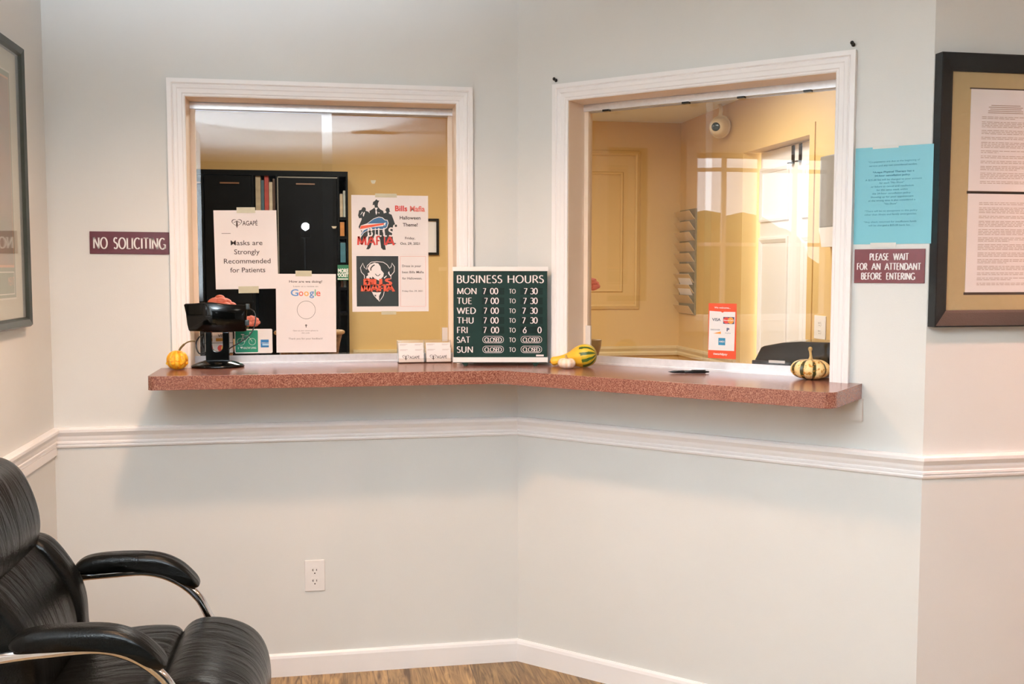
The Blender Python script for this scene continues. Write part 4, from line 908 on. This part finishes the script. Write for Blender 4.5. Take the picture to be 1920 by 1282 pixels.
for yy in (-1.335, -.757):
    b = MB(); b.smooth = True
    path = catmull([(-1.44, yy, .60), (-1.34, yy, .611), (-1.27, yy, .615), (-1.17, yy, .617), (-1.10, yy, .595), (-1.045, yy, .553), (-1.015, yy, .505), (-.99, yy, .43), (-.985, yy, .30), (-.985, yy, .06), (-1.02, yy, .016), (-1.12, yy, .0135), (-1.42, yy, .0135), (-1.5, yy, .0135)], 7)
    b.tube(path, .0125, 14); b.build('arm_tube', m_chrome, t)
    b = MB(); b.smooth = True
    b.puff([(-1.338, .632), (-1.330, .660), (-1.27, .672), (-1.15, .668), (-1.08, .640), (-1.035, .592), (-1.03, .570), (-1.06, .572), (-1.115, .607), (-1.20, .626)], yy-.035, yy+.035, .024); b.build('arm_pad', m_leather, t)
b = MB(); b.smooth = True; b.tube([(-1.5, -1.335, .0135), (-1.5, -.757, .0135)], .0125, 12); b.tube([(-1.12, -1.335, .30), (-1.12, -.757, .30)], .0001, 4); b.build('base_bar', m_chrome, t)
b = MB(); b.box(-1.38, -.95, -1.28, -.81, .33, .365); b.build('seat_pan', m_black, t, .01)
for yy in (-1.335, -.757):
    b = MB(); b.smooth = True; sgn = 1 if yy < -1 else -1
    b.tube([(-.985, yy, .31), (-.985, yy+sgn*.05, .325), (-1.0, yy+sgn*.08, .345)], .010, 10); b.build('seat_bracket', m_chrome, t)

# ------------------------------------------------------------------ office behind the glass
# bookcase
m_dark = mat('espresso_wood', rgb(9, 10, 10), .45, spec=.08, noise=.3, nscale=14); m_shelf = mat('shelf_edge_wood', rgb(120, 82, 50), .4, noise=.2, nscale=20)
t = thing('bookcase', 'tall near-black bookcase along the office back wall behind the left window', 'bookcase', (0, 2.70, 0))
XL, XRB, BZ = -1.66, -.549, 2.022
b = MB(); b.box(XL, XRB, .27, .29, 0, BZ); b.box(XL, XRB, 0, .27, 0, .06); b.box(XL, XRB, 0, .27, BZ-.03, BZ)
for xx in (XL, -1.115, -.975, -.614, XRB-.012): b.box(xx, xx+.012, 0, .27, .06, BZ-.03)
b.build('carcass', m_dark, t)
for (a, c) in ((-1.103, -.975), (-.602, XRB-.012)):
    for z in ((1.40, 1.70, 1.765) if a < -1 else (1.17, 1.325, 1.475, 1.635, 1.75)):
        b = MB(); b.box(a, c, .01, .27, z-.018, z); b.build('shelf', m_dark, t)
for (a, c, hx) in ((XL+.012, -1.39, -1.46), (-1.388, -1.115, -1.24), (-.963, -.614, -.80)):
    b = MB(); b.box(a+.002, c-.002, -.018, 0, .07, BZ-.035); dr = b.build('door', m_dark, t, .003)
    b = MB(); b.box(hx-.055, hx+.055, -.030, -.019, 1.938, 1.946); b.build('handle', m_shelf, dr)
b = MB(); b.box(-.966, -.960, -.022, -.018, .08, 1.985); b.box(-.966, -.612, -.022, -.018, 1.978, 1.985); b.build('edge_strip', mat('pale_edge', rgb(120, 116, 104), .4, noise=.1), t)
books = [(-1.095, -1.065, .225, rgb(178, 160, 130), 'beige', 1.765), (-1.063, -1.045, .20, rgb(60, 92, 104), 'blue-grey', 1.765), (-1.043, -1.018, .235, rgb(176, 58, 44), 'red', 1.765), (-1.016, -.996, .19, rgb(206, 190, 164), 'cream', 1.765), (-.994, -.979, .21, rgb(92, 62, 40), 'brown', 1.765),
         (-.598, -.580, .14, rgb(200, 176, 142), 'tan', 1.75), (-.578, -.564, .16, rgb(188, 190, 176), 'pale grey', 1.75), (-.598, -.572, .085, rgb(206, 128, 42), 'orange', 1.635), (-.598, -.566, .12, rgb(62, 118, 128), 'teal', 1.475), (-.598, -.582, .12, rgb(92, 56, 34), 'dark brown', 1.325), (-.580, -.564, .125, rgb(110, 124, 126), 'grey', 1.325)]
for (a, c, hh, col, nm, z) in books:
    side = 'narrow right bay' if a > -.7 else 'middle bay'
    r = thing('book', '%s book upright in the %s of the dark office bookcase' % (nm, side), 'book', ((a+c)/2, 2.70+.03, z), 0, 'books in the office bookcase')
    w = c-a; b = MB(); b.box(-w/2, w/2, 0, .15, 0, hh); b.build('cover', mat('book_%s' % nm.replace(' ', '_'), col, .5, noise=.3, nscale=25), r, .0015)
    b = MB(); b.box(-w/2+.002, w/2-.002, .002, .148, hh-.001, hh+.0004); b.build('pages', m_paper, r)
t = thing('shelf_sign', 'small green sign with white capitals on the right edge of the dark bookcase', 'sign', (-.625, 2.688, 1.368), 0)
b = MB(); b.box(-.075, .075, -.004, 0, 0, .092); b.build('panel', mat('sign_green', rgb(40, 120, 84), .5, noise=.25, nscale=30), t)
b = MB(); put_text(b, 'MORE', .042, .046, .062, .024, .005, .04); put_text(b, 'POCKET', .038, .020, .07, .022, .005, .04); rect(b, -.07, .07, .004, .010, .005); b.build('lettering', m_white, t)
# framed paper on office wall
t = thing('picture_frame', 'small black-framed paper on the tan office wall beside the flyers', 'framed picture', (-.085, 3.0, 1.526), 0)
b = MB(); b.sweep_frame([(-.016, 0), (-.016, .018), (0, .018), (0, 0)], -.117, .117, 0, .2325); b.build('frame', m_black, t)
b = MB(); b.box(-.105, .105, -.006, 0, .012, .2205); b.build('paper', m_paper, t)
# wall panel and chair rail on the office back wall
m_tan2 = m_tan
b = MB(); b.sweep_frame([(0, 0), (0, .012), (.010, .018), (.030, .010), (.034, 0)], .62, 1.345, 1.20, 2.185); o = b.build('trim_6', m_tan); o.location = (0, 3.0, 0); struct(o)
b = MB(); b.sweep_frame([(0, 0), (0, .008), (.012, .010), (.020, 0)], .72, 1.245, 1.30, 2.06); o = b.build('trim_7', m_tan); o.location = (0, 3.0, 0); struct(o)
m_cr = mat('cream_trim', rgb(226, 206, 160), .4, noise=.02)
b = MB(); RL = [(0, .855), (.015, .858), (.018, .875), (.012, .885), (.022, .905), (.022, .918), (0, .92)]
b.rings([[(-.52, 3.0-o_, z) for o_, z in RL], [(1.66-o_, 3.0-o_, z) for o_, z in RL]], True); struct(b.build('trim_8', m_cr))
b = MB(); b.rings([[(1.66-o_, 3.0-o_, z) for o_, z in RL], [(1.66-o_, DY1+.07, z) for o_, z in RL]], True); struct(b.build('trim_9', m_cr))
# door in the office right wall (local x = -world y)
d1 = sroot('door_1', (1.66, 0, 0), -pi/2)
b = MB(); b.sweep_frame([(0, 0), (0, .005), (.055, .006), (.055, 0)], -DY1, -DY0, 0, DZ, closed=False); b.build('casing', m_tan, d1)
b = MB(); b.box(-DY1+.045, -DY0, .085, .125, .01, DZ-.004)
b.build('leaf', m_trim, d1)
for (a, c) in ((-1.885, -1.515), (-1.36, -1.135)):
    for (z0, z1) in ((.95, 1.612), (1.70, 2.0), (.2, .85)):
        b = MB(); b.sweep_frame([(0, .0), (0, .010), (-.012, .012), (-.03, .004), (-.032, 0)], a, c, z0, z1); o = b.build('panel', m_trim, d1); o.location = (0, .085, 0)
for yy in (1.475, 1.39):
    t = thing('door_hook', 'black over-door hook strap on the white office door, %s' % ('farther left' if yy > 1.43 else 'nearer the window casing'), 'hook', (1.745, yy, 2.02), -pi/2, 'over-door hooks')
    b = MB(); b.box(-.014, .014, -.006, 0, -.03, .065); b.build('strap', m_black, t)
    b = MB(); b.box(-.014, .014, -.03, -.006, -.03, -.024); b.build('lip', m_black, t)
# file pockets near the corner
t = thing('wall_file_rack', 'tall column of beige wall file pockets near the office corner', 'file rack', (1.66, 2.82, 1.14), -pi/2)
m_pk1 = mat('pocket_beige', rgb(214, 186, 132), .5, noise=.05); m_pk2 = mat('pocket_dark', rgb(134, 122, 78), .6, noise=.1)
b = MB(); b.box(-.148, .148, -.012, 0, 0, .685); b.build('back_panel', m_pk2, t)
for k in range(10):
    z = .004+k*.068; b = MB()
    b.prism([(-.012, z), (-.016, z), (-.055, z+.055), (-.052, z+.055)], lambda y, zz: (-.146, y, zz), lambda y, zz: (.146, y, zz)); b.build('pocket', m_pk1, t)
for (z, lb) in ((.20, 'upper white paper in the beige wall file pockets'), (.132, 'lower white paper in the beige wall file pockets')):
    b = MB(); b.prism([(-.018, z), (-.020, z), (-.048, z+.07), (-.046, z+.07)], lambda y, zz: (-.10, y, zz), lambda y, zz: (.13, y, zz)); o = b.build('paper_sheet', m_paper); o.location = (1.66, 2.82, 1.14-.005); o.rotation_euler = (0, 0, -pi/2); tag(o, lb, 'paper', 'papers in the wall file rack')
# dome camera
t = thing('security_camera', 'cream dome security camera high on the office wall in the angled window', 'camera', (1.615, 2.17, 2.27), -pi/2+radians(38))
def diskY(mb, prof, seg=28): mb.smooth = True; mb.rings([[(r*cos(2*pi*k/seg), -y, r*sin(2*pi*k/seg)) for k in range(seg)] for r, y in prof], True)
m_camw = mat('camera_cream', rgb(232, 214, 178), .4, noise=.03)
b = MB(); diskY(b, [(.066, 0), (.068, .012), (.064, .022), (.001, .022)]); b.build('mount', m_camw, t)
b = MB(); diskY(b, [(.045, .0), (.054, .022), (.057, .045), (.052, .050), (.050, .075), (.040, .098), (.028, .106), (.001, .107)]); o = b.build('dome', m_camw, t); o.rotation_euler = (radians(6), 0, radians(14))
b = MB(); diskY(b, [(.024, .104), (.025, .110), (.018, .113), (.001, .113)]); l_ = b.build('lens', mat('camera_lens', rgb(30, 52, 52), .1, noise=.1), o)
b = MB(); b.smooth = True; b.tube(catmull([(0, -.012, .062), (.0, -.002, .10), (-.03, .03, .138)], 5), .012, 10); b.build('conduit', m_camw, t)
# wall outlet, file holder
t = thing('wall_outlet', 'cream double outlet plate on the tan office wall behind the angled window', 'outlet', (1.66, .965, 1.10), -pi/2); outlet(t, .115, .113)
t = thing('wall_holder', 'grey wall-mounted holder at the right edge of the angled window', 'wall holder', (1.66, .80, 1.54), -pi/2)
b = MB(); b.box(-.09, .09, -.06, 0, .09, .42); b.build('body', mat('holder_grey', rgb(150, 146, 140), .4, noise=.1), t, .006)
b = MB(); b.prism([(0, 0), (-.045, 0), (-.06, .09), (0, .09)], lambda y, z: (-.088, y, z), lambda y, z: (.088, y, z)); b.build('tray', m_white, t)
# printer on the inner counter
c = pB(.945, -.33)
t = thing('printer', 'black desktop printer behind the right end of the angled window', 'printer', (c.x, c.y, ZC), RZ_B)
b = MB(); b.prism([(-.165, .012), (-.135, .072), (-.125, .078), (-.06, .092), (.0, .098), (.17, .099), (.17, .0), (-.165, 0)], lambda x, z: (x, -.07, z), lambda x, z: (x, .07, z)); b.build('body', m_gloss, t, .006)
b = MB(); b.box(-.16, -.03, -.085, -.070, .004, .030); b.build('tray', m_black, t, .003)
b = MB(); b.box(-.10, -.045, -.088, -.085, .024, .033); b.build('label_strip', m_white, t)
# basket behind the review sheet
t = thing('wicker_basket', 'oval wicker basket behind the review notice', 'basket', (-.742, .25, ZC), 0)
b = MB(); b.smooth = True
b.lathe([(.10, 0), (.105, .02), (.112, .06), (.120, .098), (.114, .098), (.106, .06), (.099, .02), (.096, .008)], 40, fn=lambda a, z: (1+.015*sin(20*a+z*200), .62)); b.build('body', mat('wicker', rgb(150, 110, 66), .7, noise=.5, nscale=90, bump=1, bscale=120), t)
b = MB(); b.smooth = True; b.tube([(.122*cos(a), .62*.122*sin(a), .101) for a in [2*pi*k/40 for k in range(41)]], .008, 8); b.build('rim', mat('wicker_rim', rgb(190, 150, 92), .6, noise=.3, nscale=80, bump=.6, bscale=120), t)
# coral silk flowers in pots
m_cor = mat('coral_petal', rgb(246, 136, 112), .7, noise=.12, nscale=50); m_pot = mat('ochre_pot', rgb(176, 136, 66), .5, noise=.2, nscale=30); m_stem = mat('flower_stem', rgb(92, 110, 56), .7, noise=.1)
def flowers(loc, lb, heads):
    t = thing('potted_flowers', lb, 'flowers', loc, 0)
    b = MB(); b.smooth = True; b.lathe([(.026, 0), (.040, .05), (.043, .075), (.039, .075), (.036, .05)], 28); b.build('pot', m_pot, t)
    for (x, y, z, r) in heads:
        b = MB(); b.tube([(0, 0, .05), (x*.7, y*.7, z*.6), (x, y, z)], .0025, 6); b.build('stem', m_stem, t)
        b = MB(); b.smooth = True; rd = random.Random(int(1000*(x+2)))
        for ringk, (n, rr, zz, pr) in enumerate(((11, .74, -.20, .36), (9, .62, .12, .34), (6, .36, .36, .32), (1, 0, .50, .30), (8, .5, -.4, .34))):
            for i in range(n):
                a = 2*pi*i/n+ringk*.4; b.ball((x+r*rr*cos(a), y+r*rr*sin(a)*.7, z+r*zz+rd.uniform(-.06, .06)*r), r*pr, 12, 8, (1, .8, .78))
        b.build('bloom', m_cor, t)
flowers((-1.055, .30, ZC), 'coral silk flowers in an ochre pot behind the black display stand', [(-.012, 0, .190, .066), (.100, .0, .142, .030)])
c = pB(.165, -.235)
flowers((c.x, c.y+.0, ZC), 'coral silk flower at the left edge of the angled window', [(.0, 0, .280, .034)])
